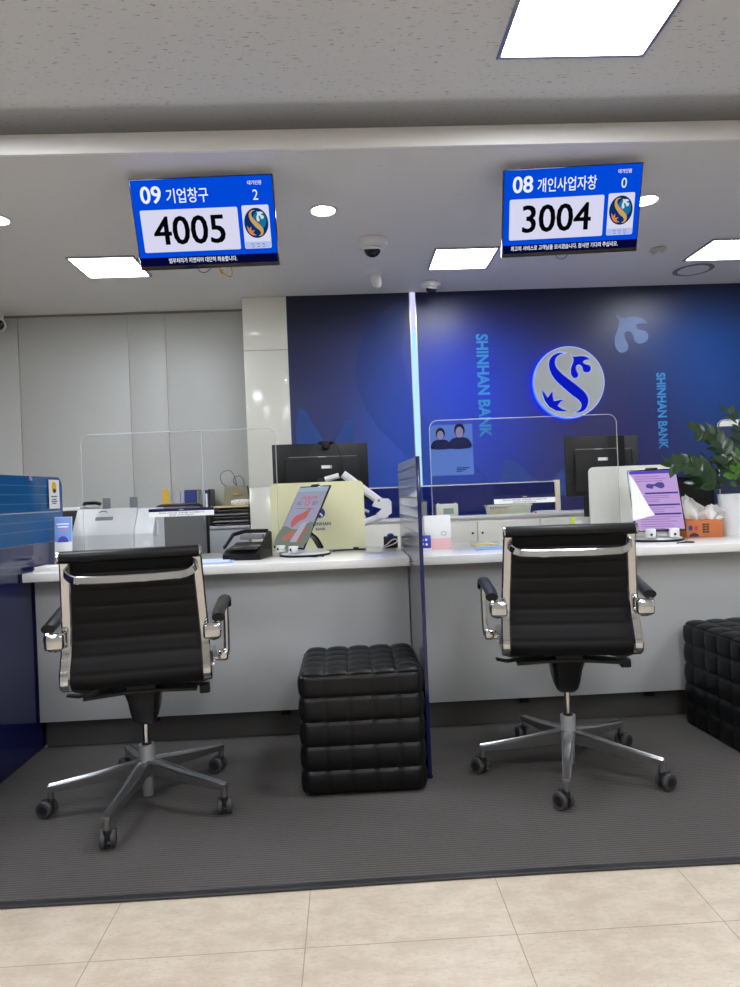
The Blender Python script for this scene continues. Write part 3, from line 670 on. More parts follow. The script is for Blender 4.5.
# ------------------------------------------------------------------ clear shields
def shield(label, x0, x1, Y, z1, seam=None):
    t = thing('acrylic_shield', label, 'shield', (x0, Y, CZ)); L = x1-x0; H = z1-CZ
    out = rrect(0, L, .0, H, .045, 6, (1, 1, 0, 0))
    MB().prism([(0, 0), (L, 0)]+out[:14], -.002, .002).build('sheet', 'acrylic', t, flat=True)
    MB().tube([(L, -.0, 0)]+[(p[0], 0, p[1]) for p in out[:14]]+[(0, 0, 0)], .0022, 6).build('polished_edge', 'edge', t)
    if seam: MB().box(seam-.0015, seam+.0015, -.003, .003, .2, H-.001).build('seam', 'edge', t)
    for a in (.07, L-.09): MB().box(a, a+.02, -.02, .025, 0, .02, .002).build('foot', 'acrylic', t)
    return t
SY = 3.52
shield('clear rounded acrylic shield on the left counter in front of the grey coin machine', at(80, 433, SY).x, at(275, 430, SY).x, SY, at(180, 431.5, SY).z, .62)
shield('clear rounded acrylic shield on the right counter carrying the portrait poster', at(429, 421, SY).x, at(616, 414, SY).x, SY, at(520, 417.5, SY).z)
def strip_label(label, px0, px1, py0, py1, group=None):
    a = at(px0, py1, SY); b = at(px1, py0, SY); zc = (a.z+b.z)/2
    L = b.x-a.x
    t = thing('shield_sticker', label, 'sticker', (a.x, SY-.0025, zc-.019))
    s_ = MB().box(0, L, -.0008, 0, 0, .042).build('strip', 'paper', t)
    k = MB(); k.box(0, L, -.0012, -.0008, .0265, .042); k.build('blue_band', 'navy', s_, flat=True)
    text('최고의 서비스로 고객님을 모시겠습니다', .0095, 'ink', 'printed_text', s_, L/2, .0155, -.0012, 'CENTER', sx=1.5, offset=.0001)
    text('잠시만 기다려 주십시오', .0085, 'inkb', 'printed_text', s_, L/2, .004, -.0012, 'CENTER', sx=1.5, offset=.0001)
    text('안내', .008, 'paper', 'printed_text', s_, L/2, .031, -.0016, 'CENTER', sx=1.5)
strip_label('white and blue notice strip on the left acrylic shield in front of the mesh chair', 149, 214, 508, 517)
strip_label('white and blue notice strip on the right acrylic shield above the pale basket', 494, 555, 495, 504)
# portrait poster behind the right shield
a = at(431, 476, SY+.004); b = at(472, 424, SY+.004)
t = thing('portrait_poster', 'translucent poster with portraits of a woman and a man behind the right acrylic shield', 'poster', (a.x, SY+.0035, a.z))
W_, H_ = b.x-a.x, b.z-a.z
PF = lambda n_, c, f: clear(n_, (255, 255, 255), .0, .3, c, f)
o = MB().prism(rrect(0, W_, 0, H_, .03, 5, (0, 1, 0, 0)), .0, .001).build('sheet', PF('poster_sheet', (120, 160, 235), .50), t, flat=True)
for cx, k, hc in ((.058, 1.15, (40, 36, 60)), (.160, 1.35, (30, 32, 60))):
    z0 = H_-.125
    MB().prism(smooth2([(cx-.042*k, z0), (cx-.038*k, z0+.03*k), (cx-.015*k, z0+.042*k), (cx+.015*k, z0+.042*k), (cx+.038*k, z0+.03*k), (cx+.042*k, z0)], 4), -.0006, -.0001).build('printed_suit', PF('suit_print', (36, 44, 96), .8), o, flat=True)
    MB().prism(sc(circ(1, 24), .027*k, cx, z0+.070*k, .021*k), -.0008, -.0003).build('printed_hair', PF('hair_print', hc, .75), o, flat=True)
    MB().prism(sc(circ(1, 24), .021*k, cx, z0+.062*k, .015*k), -.0012, -.0009).build('printed_face', PF('face_print', (170, 160, 200), .8), o, flat=True)
k = MB()
for i in range(3): k.box(W_*.6, W_*(.9-.08*i), -.0008, -.0003, .035-.009*i, .039-.009*i)
k.build('printed_text', PF('text_print', (30, 40, 110), .8), o, flat=True)

# ------------------------------------------------------------------ left counter things
t = thing('coin_machine', 'light grey coin sorting machine with two upright tabs on the left counter', 'machine', (at(72, 540, 3.58).x, 3.58, CZ))
L = at(153, 540, 3.58).x-at(72, 540, 3.58).x; H = .275
pr = [(0, 0), (.225, 0), (.225, H), (.09, H), (.012, H*.60), (0, H*.5)]   # (depth, height)
b = MB(); Q = TR(L-.10, 0, 0, rz=PI/2); b.prism([(p[0], p[1]) for p in pr], 0, L-.10, Q)
bo = b.build('body', mat('machine_grey', (206, 208, 208), .35), t, ang=20)
sd = MB(); sd.prism([(p[0]+.004, p[1]*.985) for p in pr], 0, .098, TR(L, 0, 0, rz=PI/2)); sd.build('side_cover', mat('pale_side_plastic', (222, 225, 226), .3), t, ang=20)
sl = math.atan2(H*.4, .078)
X = TR(0, .012, H*.60, rx=sl-0)
def on_slope(u): return (.012+.078*u, H*(.60+.40*u))
y_, z_ = on_slope(.52)
SX = Matrix.Translation((0, y_, z_)) @ Matrix.Rotation(sl, 4, 'X')
MB().box(.105, .20, -.012, .012, -.004, .0015, .003, X=SX).build('coin_slot', 'plg2', t)
MB().tube([(p[0], p[1], .002) for p in [(.13+.022*math.cos(R(a))+.01, .036+.012*math.sin(R(a))) for a in range(10, 180, 17)]], .002, 6, X=SX).build('logo_arc', 'dark', t)
for x in (.13, .275): MB().box(x, x+.042, .10, .104, H-.002, H+.058, .002, X=TR(0, 0, 0)).build('upright_tab', 'plg2', t)
MB().box(L-.05, L-.012, .0, -.0015, .07, .1).build('label_sticker', 'paper', t)
MB().tube(cat([(L+.0, .06, .12), (L+.014, .05, .13), (L+.014, .05, .19), (L, .06, .2)], 4), .006, 8).build('side_latch', 'plw', t)
a = at(83, 556, 3.36)
t = thing('card_reader', 'small white card reader behind the headrest of the left chair', 'card reader', (a.x, 3.36, CZ), (0, 0, R(8)))
MB().prism([(0, 0), (.12, 0), (.12, .05), (0, .022)], -.065, .065, TR(0, 0, 0, rz=PI/2)).build('body', 'plw', t)
MB().box(-.045, .045, .045, .10, .0425, .0445, X=Matrix.Translation((0, 0, 0)) @ Matrix.Rotation(R(0), 4, 'X')).build('display', 'dark', t)
a = at(54, 548, 3.40)
t = thing('brochure_stand', 'small upright blue and white leaflet stand with an umbrella picture at the left divider', 'leaflet', (a.x, 3.40, CZ), (R(-6), 0, R(6)))
s_ = MB().box(0, .083, 0, .006, .012, .245, .001).build('leaflet', 'paper', t)
MB().prism([(0.001, .12), (.082, .12), (.082, .243), (.001, .243)], -.0008, -.0003).build('printed_blue_field', mat('sky_blue_print', (120, 160, 226), .5), s_, flat=True)
MB().prism([(.015+.026*(1-math.cos(R(q))), .118+.030*math.sin(R(q))) for q in range(0, 181, 15)], -.0014, -.0009).build('printed_umbrella', mat('violet_print', (70, 70, 176), .5), s_, flat=True)
k = MB(); k.box(.01, .07, -.0014, -.0009, .206, .213); k.box(.014, .066, -.0014, -.0009, .192, .198); k.build('printed_text', 'paper', s_, flat=True)
k = MB(); k.box(.02, .062, -.0014, -.0009, .176, .184); k.build('printed_red_text', mat('salmon_print', (226, 140, 150), .6), s_, flat=True)
k = MB(); k.prism(sc(circ(1, 12), .012, .045, .04, .008), -.0014, -.0009); k.build('printed_figure', 'yellow', s_, flat=True)
MB().box(-.002, .085, -.015, .03, .0, .012, .002).build('foot', 'acrylic', t)
t = thing('paper_stack', 'low stack of white forms at the left end of the left counter', 'papers', (-1.455, 3.14, CZ))
for i, (dx, dy) in enumerate(((0, 0), (.006, .003), (.002, .008))): MB().box(dx, .19+dx, dy, .13+dy, i*.007, .006+i*.007, .001).build('sheaf', 'paper' if i else mat('cream_paper', (226, 222, 206), .7), t)
t = thing('document_tray', 'flat pale blue document folder on the left counter beside the black scanner', 'folder', (at(214, 559, 3.28).x, 3.25, CZ), (0, 0, R(6)))
MB().box(-.11, .10, -.10, .13, 0, .004, .001).build('folder', mat('pale_blue_card', (150, 176, 222), .5), t); MB().box(-.09, .08, -.08, .12, .0045, .0065).build('sheet', mat('blue_white_paper', (206, 216, 236), .6), t)
# black document scanner
a = at(249, 558, 3.34)
t = thing('document_scanner', 'black wedge shaped scanner with raised side arm beside the left tablet stand', 'scanner', (a.x-.028, 3.28, CZ), (0, 0, R(-10)))
MB().prism([(0, 0), (.21, 0), (.21, .075), (.16, .062), (.05, .050), (.0, .028)], -.095, .095, TR(0, 0, 0, rz=PI/2)).build('base', 'dark', t)
MB().prism([(.0, .028), (.05, .050), (.16, .062), (.21, .075), (.21, .125), (.18, .13), (.04, .055)], -.095, -.08, TR(0, 0, 0, rz=PI/2)).build('side_arm', 'dark', t)
b = MB(); b.bar([(-.10, .04, .062), (-.09, .15, .118), (-.04, .19, .132), (.08, .20, .13)], .02, .012, (0, 0, 1)); b.build('hood_bar', 'dark', t)
MB().box(-.06, .06, .16, .20, .09, .115, .004).build('scan_head', 'plg2', t)
MB().box(-.07, .075, .02, .13, .052, .056, .001, X=TR(0, 0, -.004, rx=R(6))).build('glass_plate', 'black', t)

# ------------------------------------------------------------------ tablets on swivel stands
def tablet(label, centre, yaw, rec, W_, H_, base, draw, paper_tint):
    t = thing('tablet_stand', label, 'tablet', (base[0], base[1], CZ), (0, 0, yaw))
    MB().lathe([(0, 0), (.125, 0), (.13, .003), (.13, .009), (.125, .011), (0, .011)], 40).build('base_rim', 'dark', t)
    MB().lathe([(0, .011), (.124, .011), (.12, .017), (.08, .022), (.05, .026), (0, .028)], 40).build('base_plate', 'plw', t)
    c = Vector(centre)-Vector((base[0], base[1], CZ)); c = Matrix.Rotation(-yaw, 3, 'Z') @ c
    X = Matrix.Translation(c) @ Matrix.Rotation(-rec, 4, 'X')
    bo = MB().box(-W_/2, W_/2, 0, .009, -H_/2, H_/2, .004, 3, X).build('tablet_body', 'black', t)
    foot = X @ Vector((0, -.004, -H_/2))
    for sx in (-1, 1):
        MB().box(sx*.055-.022, sx*.055+.022, foot.y-.022, foot.y+.025, .024, foot.z+.012, .004).build('holder_claw', 'plw', t)
        MB().lathe([(0, 0), (.006, 0), (.006, .003), (0, .003)], 12, TR(sx*.055, foot.y-.022, .040, rx=PI/2)).build('screw', 'dark', t)
    mid = X @ Vector((0, .012, -.02))
    a_ = MB(); a_.bar(cat([(0, mid.y+.0, mid.z), (0, mid.y+.035, mid.z-.06), (0, mid.y+.075, mid.z*.35+.02), (0, min(.10, mid.y+.11), .03)], 6), .045, .014, (1, 0, 0)); a_.build('support_arm', 'black', t)
    MB().box(-.05, .05, foot.y+.03, foot.y+.09, .022, .055, .012, 3).build('base_housing', 'plw', t)
    MB().box(-.03, .03, -.004, .012, H_/2-.006, H_/2+.008, .003, 2, X).build('top_clamp', 'dark', t)
    sc_ = MB().box(-W_/2+.007, W_/2-.007, -.0008, -.0002, -H_/2+.009, H_/2-.009, 0, 2, X).build('screen', paper_tint, t, flat=True)
    draw(sc_, X, W_, H_); return t
def shape(parent, X, name, pts, m_, y=-.0013): return MB().prism(pts, y-.0003, y, X).build(name, m_, parent, flat=True)
def drawL(p, X, W_, H_):
    e = lambda n_, c: emit('tab_'+n_, c)
    shape(p, X, 'picture_band', [(-W_/2+.007, H_/2-.035), (W_/2-.007, H_/2-.035), (W_/2-.007, H_/2-.009), (-W_/2+.007, H_/2-.009)], e('sky', (150, 172, 190)))
    shape(p, X, 'picture_ground', smooth2([(-W_/2+.012, -H_/2+.012), (W_/2-.012, -H_/2+.012), (W_/2-.012, -.03), (0, -.075), (-W_/2+.012, -.06)], 4), e('grn', (112, 122, 112)))
    shape(p, X, 'picture_whale', smooth2([(-.065, -.035), (-.05, .0), (-.0, .02), (.055, .05), (.05, .02), (.045, -.01), (.0, -.03), (-.04, -.065)], 4), e('coral', (178, 100, 98)), -.0018)
    shape(p, X, 'picture_whale', smooth2([(-.09, -.125), (-.04, -.09), (.02, -.085), (.035, -.1), (.0, -.12), (-.05, -.14)], 4), e('coral2', (170, 108, 102)), -.0018)
    shape(p, X, 'picture_note', [(-.005, -.145), (.05, -.145), (.075, -.03), (.03, -.04)], e('note', (168, 164, 178)), -.0022)
    shape(p, X, 'picture_flag', [(.06, -.145), (.075, -.14), (.095, -.06), (.08, -.07)], e('red', (186, 80, 96)), -.0022)
    text('15', .058, e('redtext', (206, 70, 70)), 'headline_number', p, 0, 0, X=X @ TR(.0, -.0018, .062), align='CENTER', sx=.9)
    text('최고', .026, e('gtext', (90, 96, 120)), 'headline_text', p, 0, 0, X=X @ TR(-.06, -.0018, .066), align='CENTER', sx=.9)
    text('월간', .026, e('gtext', (90, 96, 120)), 'headline_text', p, 0, 0, X=X @ TR(.066, -.0018, .066), align='CENTER', sx=.9)
    text('신한은행 이벤트', .022, e('rtext2', (176, 90, 100)), 'headline_text', p, 0, 0, X=X @ TR(0, -.0018, .100), align='CENTER')
    shape(p, X, 'rule', [(-.075, .045), (.075, .045), (.075, .047), (-.075, .047)], e('gtext', (90, 96, 120)))
def drawR(p, X, W_, H_):
    e = lambda n_, c: emit('tab_'+n_, c)
    B = (W_/2-.012)
    shape(p, X, 'title_bar', [(-B-.004, H_/2-.026), (B+.004, H_/2-.026), (B+.004, H_/2-.010), (-B-.004, H_/2-.010)], e('vio', (86, 72, 190)))
    for z in (.030, -.035, -.085): shape(p, X, 'section_bar', [(-B*.45 if z > 0 else -B*.75, z), (B, z), (B, z+.009), (-B*.45 if z > 0 else -B*.75, z+.009)], e('bar', (66, 62, 140)))
    k = MB()
    random.seed(3)
    for z in (.128, .115, .102, .018, .008, -.004, -.014, -.048, -.058, -.070, -.098, -.110, -.122, -.136, -.148, -.160): k.box(-B*.8, B*(.1+.8*random.random()), -.0016, -.0013, z, z+.0032, X=X)
    k.build('body_text', e('txt', (140, 112, 172)), p, flat=True)
    shape(p, X, 'picture', smooth2([(-.04, .07), (-.01, .06), (.0, .075), (.03, .06), (.05, .07), (.045, .092), (.02, .095), (.0, .085), (-.03, .088)], 4), e('pic', (82, 78, 150)))
cL = at(301.5, 516.5, 3.42); cR = at(656, 499.5, 3.36)
tabL = tablet('tall tablet showing a red whale picture on a white stand before the cream panel', cL, R(-50), R(31), .262, .362, (cL.x+.012, cL.y+.0), drawL, emit('tab_grey_screen', (150, 150, 172)))
tabR = tablet('tablet with lilac form page on a white stand before the pale panel', cR, R(-12), R(24), .245, .342, (cR.x+.015, cR.y+.045), drawR, emit('tab_lilac_screen', (190, 158, 214)))
# folded sheet hanging over the right tablet's left edge
q = [at(629.5, 474, 3.26), at(636, 484, 3.25), (at(650, 508, 3.22)), at(655, 515, 3.215), at(640, 519, 3.23), at(633, 521, 3.24)]
b = MB(); c0 = q[0].copy(); n_ = len(q)
vs = [p-c0 for p in q]+[p-c0+Vector((.0005, .0012, 0)) for p in q]
b.add(vs, [tuple(range(n_)), tuple(range(n_, 2*n_))[::-1]]+[(i, (i+1) % n_, n_+(i+1) % n_, n_+i) for i in range(n_)])
o = b.build('folded_sheet', 'paper', None, c0, flat=True); tag(o, 'white folded paper sheet hanging over the left edge of the lilac tablet', 'paper')

# ------------------------------------------------------------------ acrylic logo panels
def logo_panel(label, x0, x1, Y, z1, m_, lx, lz, k, txt, feet):
    t = thing('display_board', label, 'board', (x0, Y, CZ)); L = x1-x0; H = z1-CZ
    p_ = MB().prism(rrect(0, L, 0.004, H, .03, 6, (1, 1, 0, 0)), 0, .014).build('sheet', m_, t)
    MB().prism(circ(k, 24, lx, lz), -.0012, -.0004).build('logo_disc', 'inkb', p_, flat=True)
    MB().prism(sc(LOGO_S, k*.95, lx, lz), -.0018, -.0013).build('logo_mark', 'paper', p_, flat=True)
    text('SHINHAN', .026, 'inkb', 'printed_text', p_, lx, lz-.068, -.0008, 'CENTER', offset=.0006)
    text('BANK', .02, 'inkb', 'printed_text', p_, lx, lz-.094, -.0008, 'CENTER', offset=.0004)
    for a_ in feet: MB().box(a_, a_+.03, -.02, .03, 0, .012, .002).build('foot', 'dark', t)
    return t
zt = at(320, 482, 3.66).z; xa = at(270, 500, 3.66).x; xb = at(364, 500, 3.66).x
logo_panel('cream rounded panel with blue logo behind the left tablet stand', xa, xb, 3.66, zt, 'cream2', (at(320, 515, 3.66).x-xa), .205, .028, 'L', (.04, xb-xa-.07))
zt2 = at(610, 466.5, 3.62).z; xa = at(590, 500, 3.62).x; xb = at(676, 500, 3.62).x
logo_panel('pale grey rounded panel behind the right chair and lilac tablet', xa, xb, 3.62, zt2, 'cream3', (at(641, 500, 3.62).x-xa), .255, .028, 'R', (.0, xb-xa-.05))

# ------------------------------------------------------------------ monitors seen from behind
def monitor(label, x, y, z0, z1, W_, yaw, desk_z=.74, tip=True):
    t = thing('desktop_monitor', label, 'monitor', (x, y, desk_z), (0, 0, yaw)); a, b_ = z0-desk_z, z1-desk_z; Hm = b_-a
    MB().box(-W_/2, W_/2, .0, .016, a, b_, .004).build('screen_shell', 'dark', t)
    MB().box(-W_/2+.01, W_/2-.01, .0162, .0170, a+.015, b_-.01).build('screen', 'black', t)
    h = MB().box(-W_*.37, W_*.40, -.03, .0, a+.03, b_-.09, .006).build('rear_housing', mat('rear_plastic', (14, 15, 17), .5, spec=.3), t)
    MB().box(.0, .05, -.0315, -.030, b_-.15, b_-.132).build('rating_label', 'paper', h); MB().box(.051, .062, -.0315, -.030, b_-.15, b_-.132).build('service_label', 'plg', h)
    s_ = MB(); s_.box(-W_*.33, W_*.38, -.0012, .0, b_-.080, b_-.076); s_.build('vent_line', 'plg2', h)
    for i in range(5): MB().box(-W_*.37-.001, -W_*.37+.006, -.024, -.012, a+.06+i*.025, a+.072+i*.025).build('port', 'black', h)
    MB().box(-.02, .03, -.032, -.030, b_-.083, b_-.079).build('light_catch', 'plg', h)
    MB().box(-.025, .025, -.055, -.03, .008, a+Hm*.4, .004).build('stand_neck', 'dark', t); MB().box(-.11, .11, -.13, .08, 0, .010, .004).build('stand_base', 'dark', t)
    return t
mz = at(320, 443.5, 3.98).z; xa = at(273, 470, 3.98).x; xb = at(369, 470, 3.98).x
mo = monitor('black monitor seen from behind, above the cream panel on the left desk', (xa+xb)/2, 3.98, mz-.345, mz, xb-xa, R(7))
# webcam
t = thing('webcam', 'small black webcam clipped to the top of the left monitor', 'webcam', (at(326, 444, 3.97).x, 3.985, mz))
MB().box(-.045, .045, -.018, .018, .0, .012, .004).build('body', 'dark', t); MB().box(-.02, .02, -.035, -.008, -.035, .004, .004).build('clamp', 'dark', t)
MB().tube(cat([(.03, -.02, .008), (.06, -.05, -.01), (.085, -.045, -.08), (.10, -.045, -.16), (.115, -.045, -.2)], 7), .0025, 6).build('cable', 'dark', t)
mz = at(600, 435.5, 3.95).z; xa = at(566, 470, 3.95).x
monitor('black monitor seen from behind at the right desk, nearer one partly behind the shield', xa+.185, 3.96, mz-.36, mz, .38, R(6))
mz2 = at(620, 436, 4.14).z
monitor('black monitor at the right desk set farther back beside the nearer one', at(610, 470, 4.2).x, 4.2, at(612, 510, 4.2).z-.04, mz2, .34, R(-28))
# white monitor arm
Y = 3.90
def A(px, py, dy=0): return at(px, py, Y+dy)
base = Vector((A(380, 545).x, Y, .74))
t = thing('monitor_arm', 'thick white jointed monitor arm right of the cream panel', 'arm', base)
def rel(px, py, dy=0): return A(px, py, dy)-base
b = MB(); b.bar([rel(343, 474), rel(382, 503)], .05, .045, (0, 1, 0), .3); b.build('upper_link', 'plw', t)
b = MB(); b.bar([rel(325, 479.5), rel(339, 475.5)], .04, .03, (0, 1, 0), .3); b.build('head_link', 'plw', t)
b = MB(); b.bar([rel(387, 514), rel(372, 520), rel(360, 524)], .045, .040, (0, 1, 0), .3); b.build('lower_link', 'plw', t)
hv = [(p.x, p.z) for p in (rel(376, 498.5), rel(388, 498.5), rel(391, 501.5), rel(391.5, 513), rel(383, 519), rel(376, 514), rel(382, 509), rel(372, 506))]
MB().prism(hv, -.03, .03).build('elbow_housing', 'plw', t)
pk = rel(378.5, 500.5)
MB().lathe([(0, 0), (.008, 0), (.008, .004), (0, .004)], 16, TR(pk.x, -.028, pk.z, rx=PI/2)).build('pivot_screw', 'plg2', t)
b = MB(); b.tube([rel(361, 523), Vector((rel(360, 540).x, 0, .0))], .022, 16); b.build('pole', 'dark', t); MB().box(rel(358, 540).x-.05, rel(358, 540).x+.05, -.05, .05, 0, .012, .003).build('clamp_plate', 'dark', t)
b = MB(); b.bar([rel(366, 517, .03), rel(356, 521, .03)], .02, .02, (0, 1, 0)); b.bar([rel(369, 512, .03), rel(360, 508, .03)], .016, .016, (0, 1, 0)); b.build('gas_spring', 'plg', t)
# things at the right end of the left counter
a = at(391, 548, 3.66)
t = thing('cable_box', 'small black box with a looped white cord at the right end of the left counter', 'box', (a.x, 3.66, CZ), (0, 0, R(-5)))
MB().box(-.038, .038, -.03, .03, 0, .062, .003).build('body', 'dark', t)
MB().tube(cat([(-.05, -.036, .004), (-.02, -.036, .022), (.01, -.036, .045), (.030, -.036, .048), (.034, -.036, .034), (.015, -.036, .022), (-.015, -.036, .012), (-.04, -.04, .003)], 6), .0028, 6).build('cord', 'plw', t)
MB().lathe([(0, .0), (.018, 0), (.02, .006), (.01, .016), (0, .017)], 16, TR(.0, 0, .062)).build('blue_cap', 'blue', t)
def cable(label, pts, r, m_='dark'):
    P = [Vector(p) for p in pts]; c0 = P[0].copy(); return tag(MB().tube(cat([p-c0 for p in P], 7), r, 6).build('cable', m_, None, c0), label, 'cable')
cable('thin black cable curling on the counter in front of the cream panel', [(at(x, y, Yc).x, Yc, CZ+.003) for x, y, Yc in ((333, 550, 3.56), (340, 548, 3.60), (348, 547, 3.615), (356, 548, 3.60), (362, 548, 3.60), (366, 548, 3.55))], .003)
cable('short black cable hanging before the base of the left tablet stand', [(at(307, 556, 3.33).x, 3.30, CZ+.003), (at(316, 556, 3.3).x, 3.27, CZ+.003), (at(320, 556, 3.3).x, 3.30, CZ+.003), (at(324, 556, 3.3).x, 3.28, CZ+.003)], .003)
cable('thin black cable trailing right from the lilac tablet stand', [(at(672, 541, 3.22).x, 3.17, CZ+.003), (at(682, 541, 3.2).x, 3.19, CZ+.003), (at(690, 541, 3.2).x, 3.17, CZ+.003), (at(694, 540, 3.2).x, 3.21, CZ+.003), (at(688, 540, 3.2).x, 3.23, CZ+.003)], .003)

# ------------------------------------------------------------------ right counter things
t = thing('blue_folder', 'upright dark blue folder leaning against the right side of the middle divider', 'folder', (.322, 3.25, CZ))
MB().box(0, .012, 0, .16, 0, .27, .002, X=TR(rz=0) @ Matrix.Rotation(R(-1.5), 4, 'Y')).build('cover', 'blue', t)
MB().box(.012, .017, .004, .155, .003, .266, X=Matrix.Rotation(R(-1.5), 4, 'Y')).build('pages', 'paper', t)
a = at(426.5, 549, 3.40)
t = thing('desk_sign', 'small blue desk sign beside the pink and white card box', 'sign', (a.x, 3.42, CZ), (0, 0, R(-10)))
p_ = MB().box(-.032, .026, 0, .006, .008, .075, .006, X=Matrix.Rotation(R(-8), 4, 'X')).build('plate', 'blue', t)
MB().box(-.034, .028, -.012, .03, 0, .008, .002).build('foot', 'plw', t)
k = MB()
for (x, z) in ((-.018, .05), (.002, .052), (-.016, .03), (.004, .028)): k.prism(circ(.006, 10, x, z), -.0022, -.0008, TR(0, .0, 0, rx=R(-8)))
k.build('printed_marks', 'paper', p_, flat=True)
a = at(437, 548, 3.5)
t = thing('leaflet_box', 'white and pink leaflet box with grey drawing, right of the middle divider', 'box', (a.x, 3.45, CZ))
wd = at(450, 548, 3.5).x-at(424, 548, 3.5).x
p_ = MB().box(-wd/2, wd/2, 0, .05, 0, .172, .002).build('box_body', 'paper', t)
MB().box(-wd/2+.012, wd/2-.001, -.0008, -.0002, .001, .055).build('printed_pink_field', mat('pink_print', (236, 186, 190), .6), p_, flat=True)
k = MB()
for i in range(9):
    q = R(i*40); k.box(.03+.012*math.cos(q)-.002, .03+.012*math.cos(q)+.004, -.0012, -.0004, .078+.01*math.sin(q), .081+.01*math.sin(q))
k.build('printed_drawing', 'plg2', p_, flat=True)
t = thing('yellow_slip', 'yellow paper slip lying on the right counter', 'paper', (at(480, 545, 3.7).x, 3.60, CZ), (0, 0, R(15)))
MB().box(-.06, .06, -.05, .05, 0, .003, .001).build('slip', mat('pale_yellow_paper', (232, 216, 130), .7), t)
t = thing('blue_sheet', 'pale blue sheet on the right counter behind the right chair', 'paper', (at(497, 549, 3.4).x, 3.34, CZ), (0, 0, R(-6)))
MB().box(-.12, .16, -.07, .10, 0, .003, .001).build('sheet', mat('sheet_blue', (140, 170, 216), .6), t)
# tissue box
a = at(701, 533, 3.5)
t = thing('tissue_box', 'orange tissue box with printed leaves and tissue pulled out, beside the white pot', 'tissue box', (a.x, 3.5, CZ), (0, 0, R(-8)))
p_ = MB().box(-.092, .092, -.055, .055, 0, .09, .003).build('carton', 'orange', t)
MB().prism(sc(circ(1, 20), .014, -.072, .052, .011), -.0562, -.0553).build('printed_blue_leaf', mat('blue_leaf_print', (30, 60, 120), .6), p_, flat=True)
MB().prism(sc(circ(1, 20), .013, -.044, .050, .010), -.0562, -.0553).build('printed_red_leaf', mat('red_leaf_print', (196, 70, 50), .6), p_, flat=True)
MB().prism([(-.08+.05*(1-math.cos(R(q)))*.5, .006+.02*math.sin(R(q))) for q in range(0, 181, 15)], -.0562, -.0553).build('printed_dark_shape', mat('blue_leaf_print2', (36, 44, 80), .6), p_, flat=True)
k = MB(); k.box(.004, .006, -.0562, -.0553, .02, .075)
for i in range(4):
    for sx in (-1, 1): k.prism(sc(circ(1, 10), .005, .005+sx*.010, .03+i*.013, .008), -.0562, -.0553)
k.build('printed_sprig', mat('sprig_print', (60, 52, 36), .6), p_, flat=True)
def tissue(pts, name='tissue'):
    b = MB(); n2 = 14; vs = []; fs = []
    for i in range(n2+1):
        f = i/n2
        for j in range(n2+1):
            g_ = j/n2; w_ = (.05+.055*math.sin(PI*min(1, f*1.15))*(1-f*.35)); x = pts[0]+pts[2]*f+(g_-.5)*2*w_*(1-.55*f*f)
            y = .016*math.sin(g_*9+f*3)+.01*math.sin(g_*17+1); z = .09+pts[1]*f*(1-.28*abs(g_-.35))
            vs.append((x, y, z))
    for i in range(n2):
        for j in range(n2): k_ = i*(n2+1)+j; fs.append((k_, k_+1, k_+n2+2, k_+n2+1))
    b.add(vs, fs); o = b.build(name, 'paper', t, ang=70); md = o.modifiers.new('s', 'SOLIDIFY'); md.thickness = .0008; return o
tissue((-.035, .14, -.03)); tissue((.045, .085, .02))
# potted plant
a = at(730, 533, 3.5)
t = thing('potted_plant', 'glossy dark green leafy plant in a white pot at the right edge', 'plant', (a.x+.035, 3.5, CZ))
pb = Vector((a.x+.035, 3.5, CZ)); hp = at(730, 494, 3.5).z-CZ
MB().lathe([(0, 0), (.072, 0), (.078, .01), (.083, hp-.006), (.085, hp), (.079, hp), (.076, hp-.02), (0, hp-.02)], 36).build('pot', 'pot', t)
MB().lathe([(0, hp-.022), (.076, hp-.022), (.074, hp-.012), (0, hp-.01)], 24).build('soil', 'soil', t)
def frond(pts, nl, ll, mt='leaf', start=.25):
    P = cat(pts, 8); n2 = len(P)
    st = MB().tube(P, .0042, 7, scale=None if 0 else [ .0062*(1-.7*i/n2) for i in range(n2)]).build('stem', 'stem', t)
    b = MB()
    for i in range(nl):
        f = start+(1-start)*i/(nl-1)*.98; j = f*(n2-1); j0 = int(j); p = P[j0].lerp(P[min(j0+1, n2-1)], j-j0); tg = (P[min(j0+1, n2-1)]-P[max(j0-1, 0)]).normalized()
        side = tg.cross(Vector((.1, -.9, .35))).normalized()*(1 if i % 2 else -1)
        if i == nl-1: side = tg*.2
        d = (tg*.75+side*.85+Vector((random.uniform(-.15, .15), random.uniform(-.35, .35), random.uniform(-.1, .25)))).normalized()
        nrm_ = d.cross(Vector((random.uniform(-.4, .4), -1, random.uniform(-.2, .9)))).normalized(); wv = nrm_.cross(d).normalized(); wv, nrm_ = nrm_, wv
        l_ = ll*(.75+.35*math.sin(PI*min(1, .25+f)))*random.uniform(.88, 1.1)
        prof = [(0, .02), (.12, .15), (.32, .23), (.55, .23), (.75, .16), (.9, .07), (1, .005)]; vs = []; fs = []
        for (u_, w_) in prof:
            c_c = p+d*l_*u_+nrm_*(-.10*l_*u_*u_)
            vs += [c_c-wv*w_*l_+nrm_*.05*l_*w_*4, c_c, c_c+wv*w_*l_+nrm_*.05*l_*w_*4]
        for k_ in range(len(prof)-1):
            for q_ in range(2): o_ = k_*3+q_; fs.append((o_, o_+1, o_+4, o_+3))
        b.add(vs, fs)
    o = b.build('leaves', mt, st, ang=60); return o
def F(px, py, Yp=3.5): return at(px, py, Yp)-pb
s0 = Vector((0, 0, hp-.02)); random.seed(11)
frond([s0, F(731, 475), F(724, 452), F(710, 434), F(694, 430, 3.42)], 25, .095)
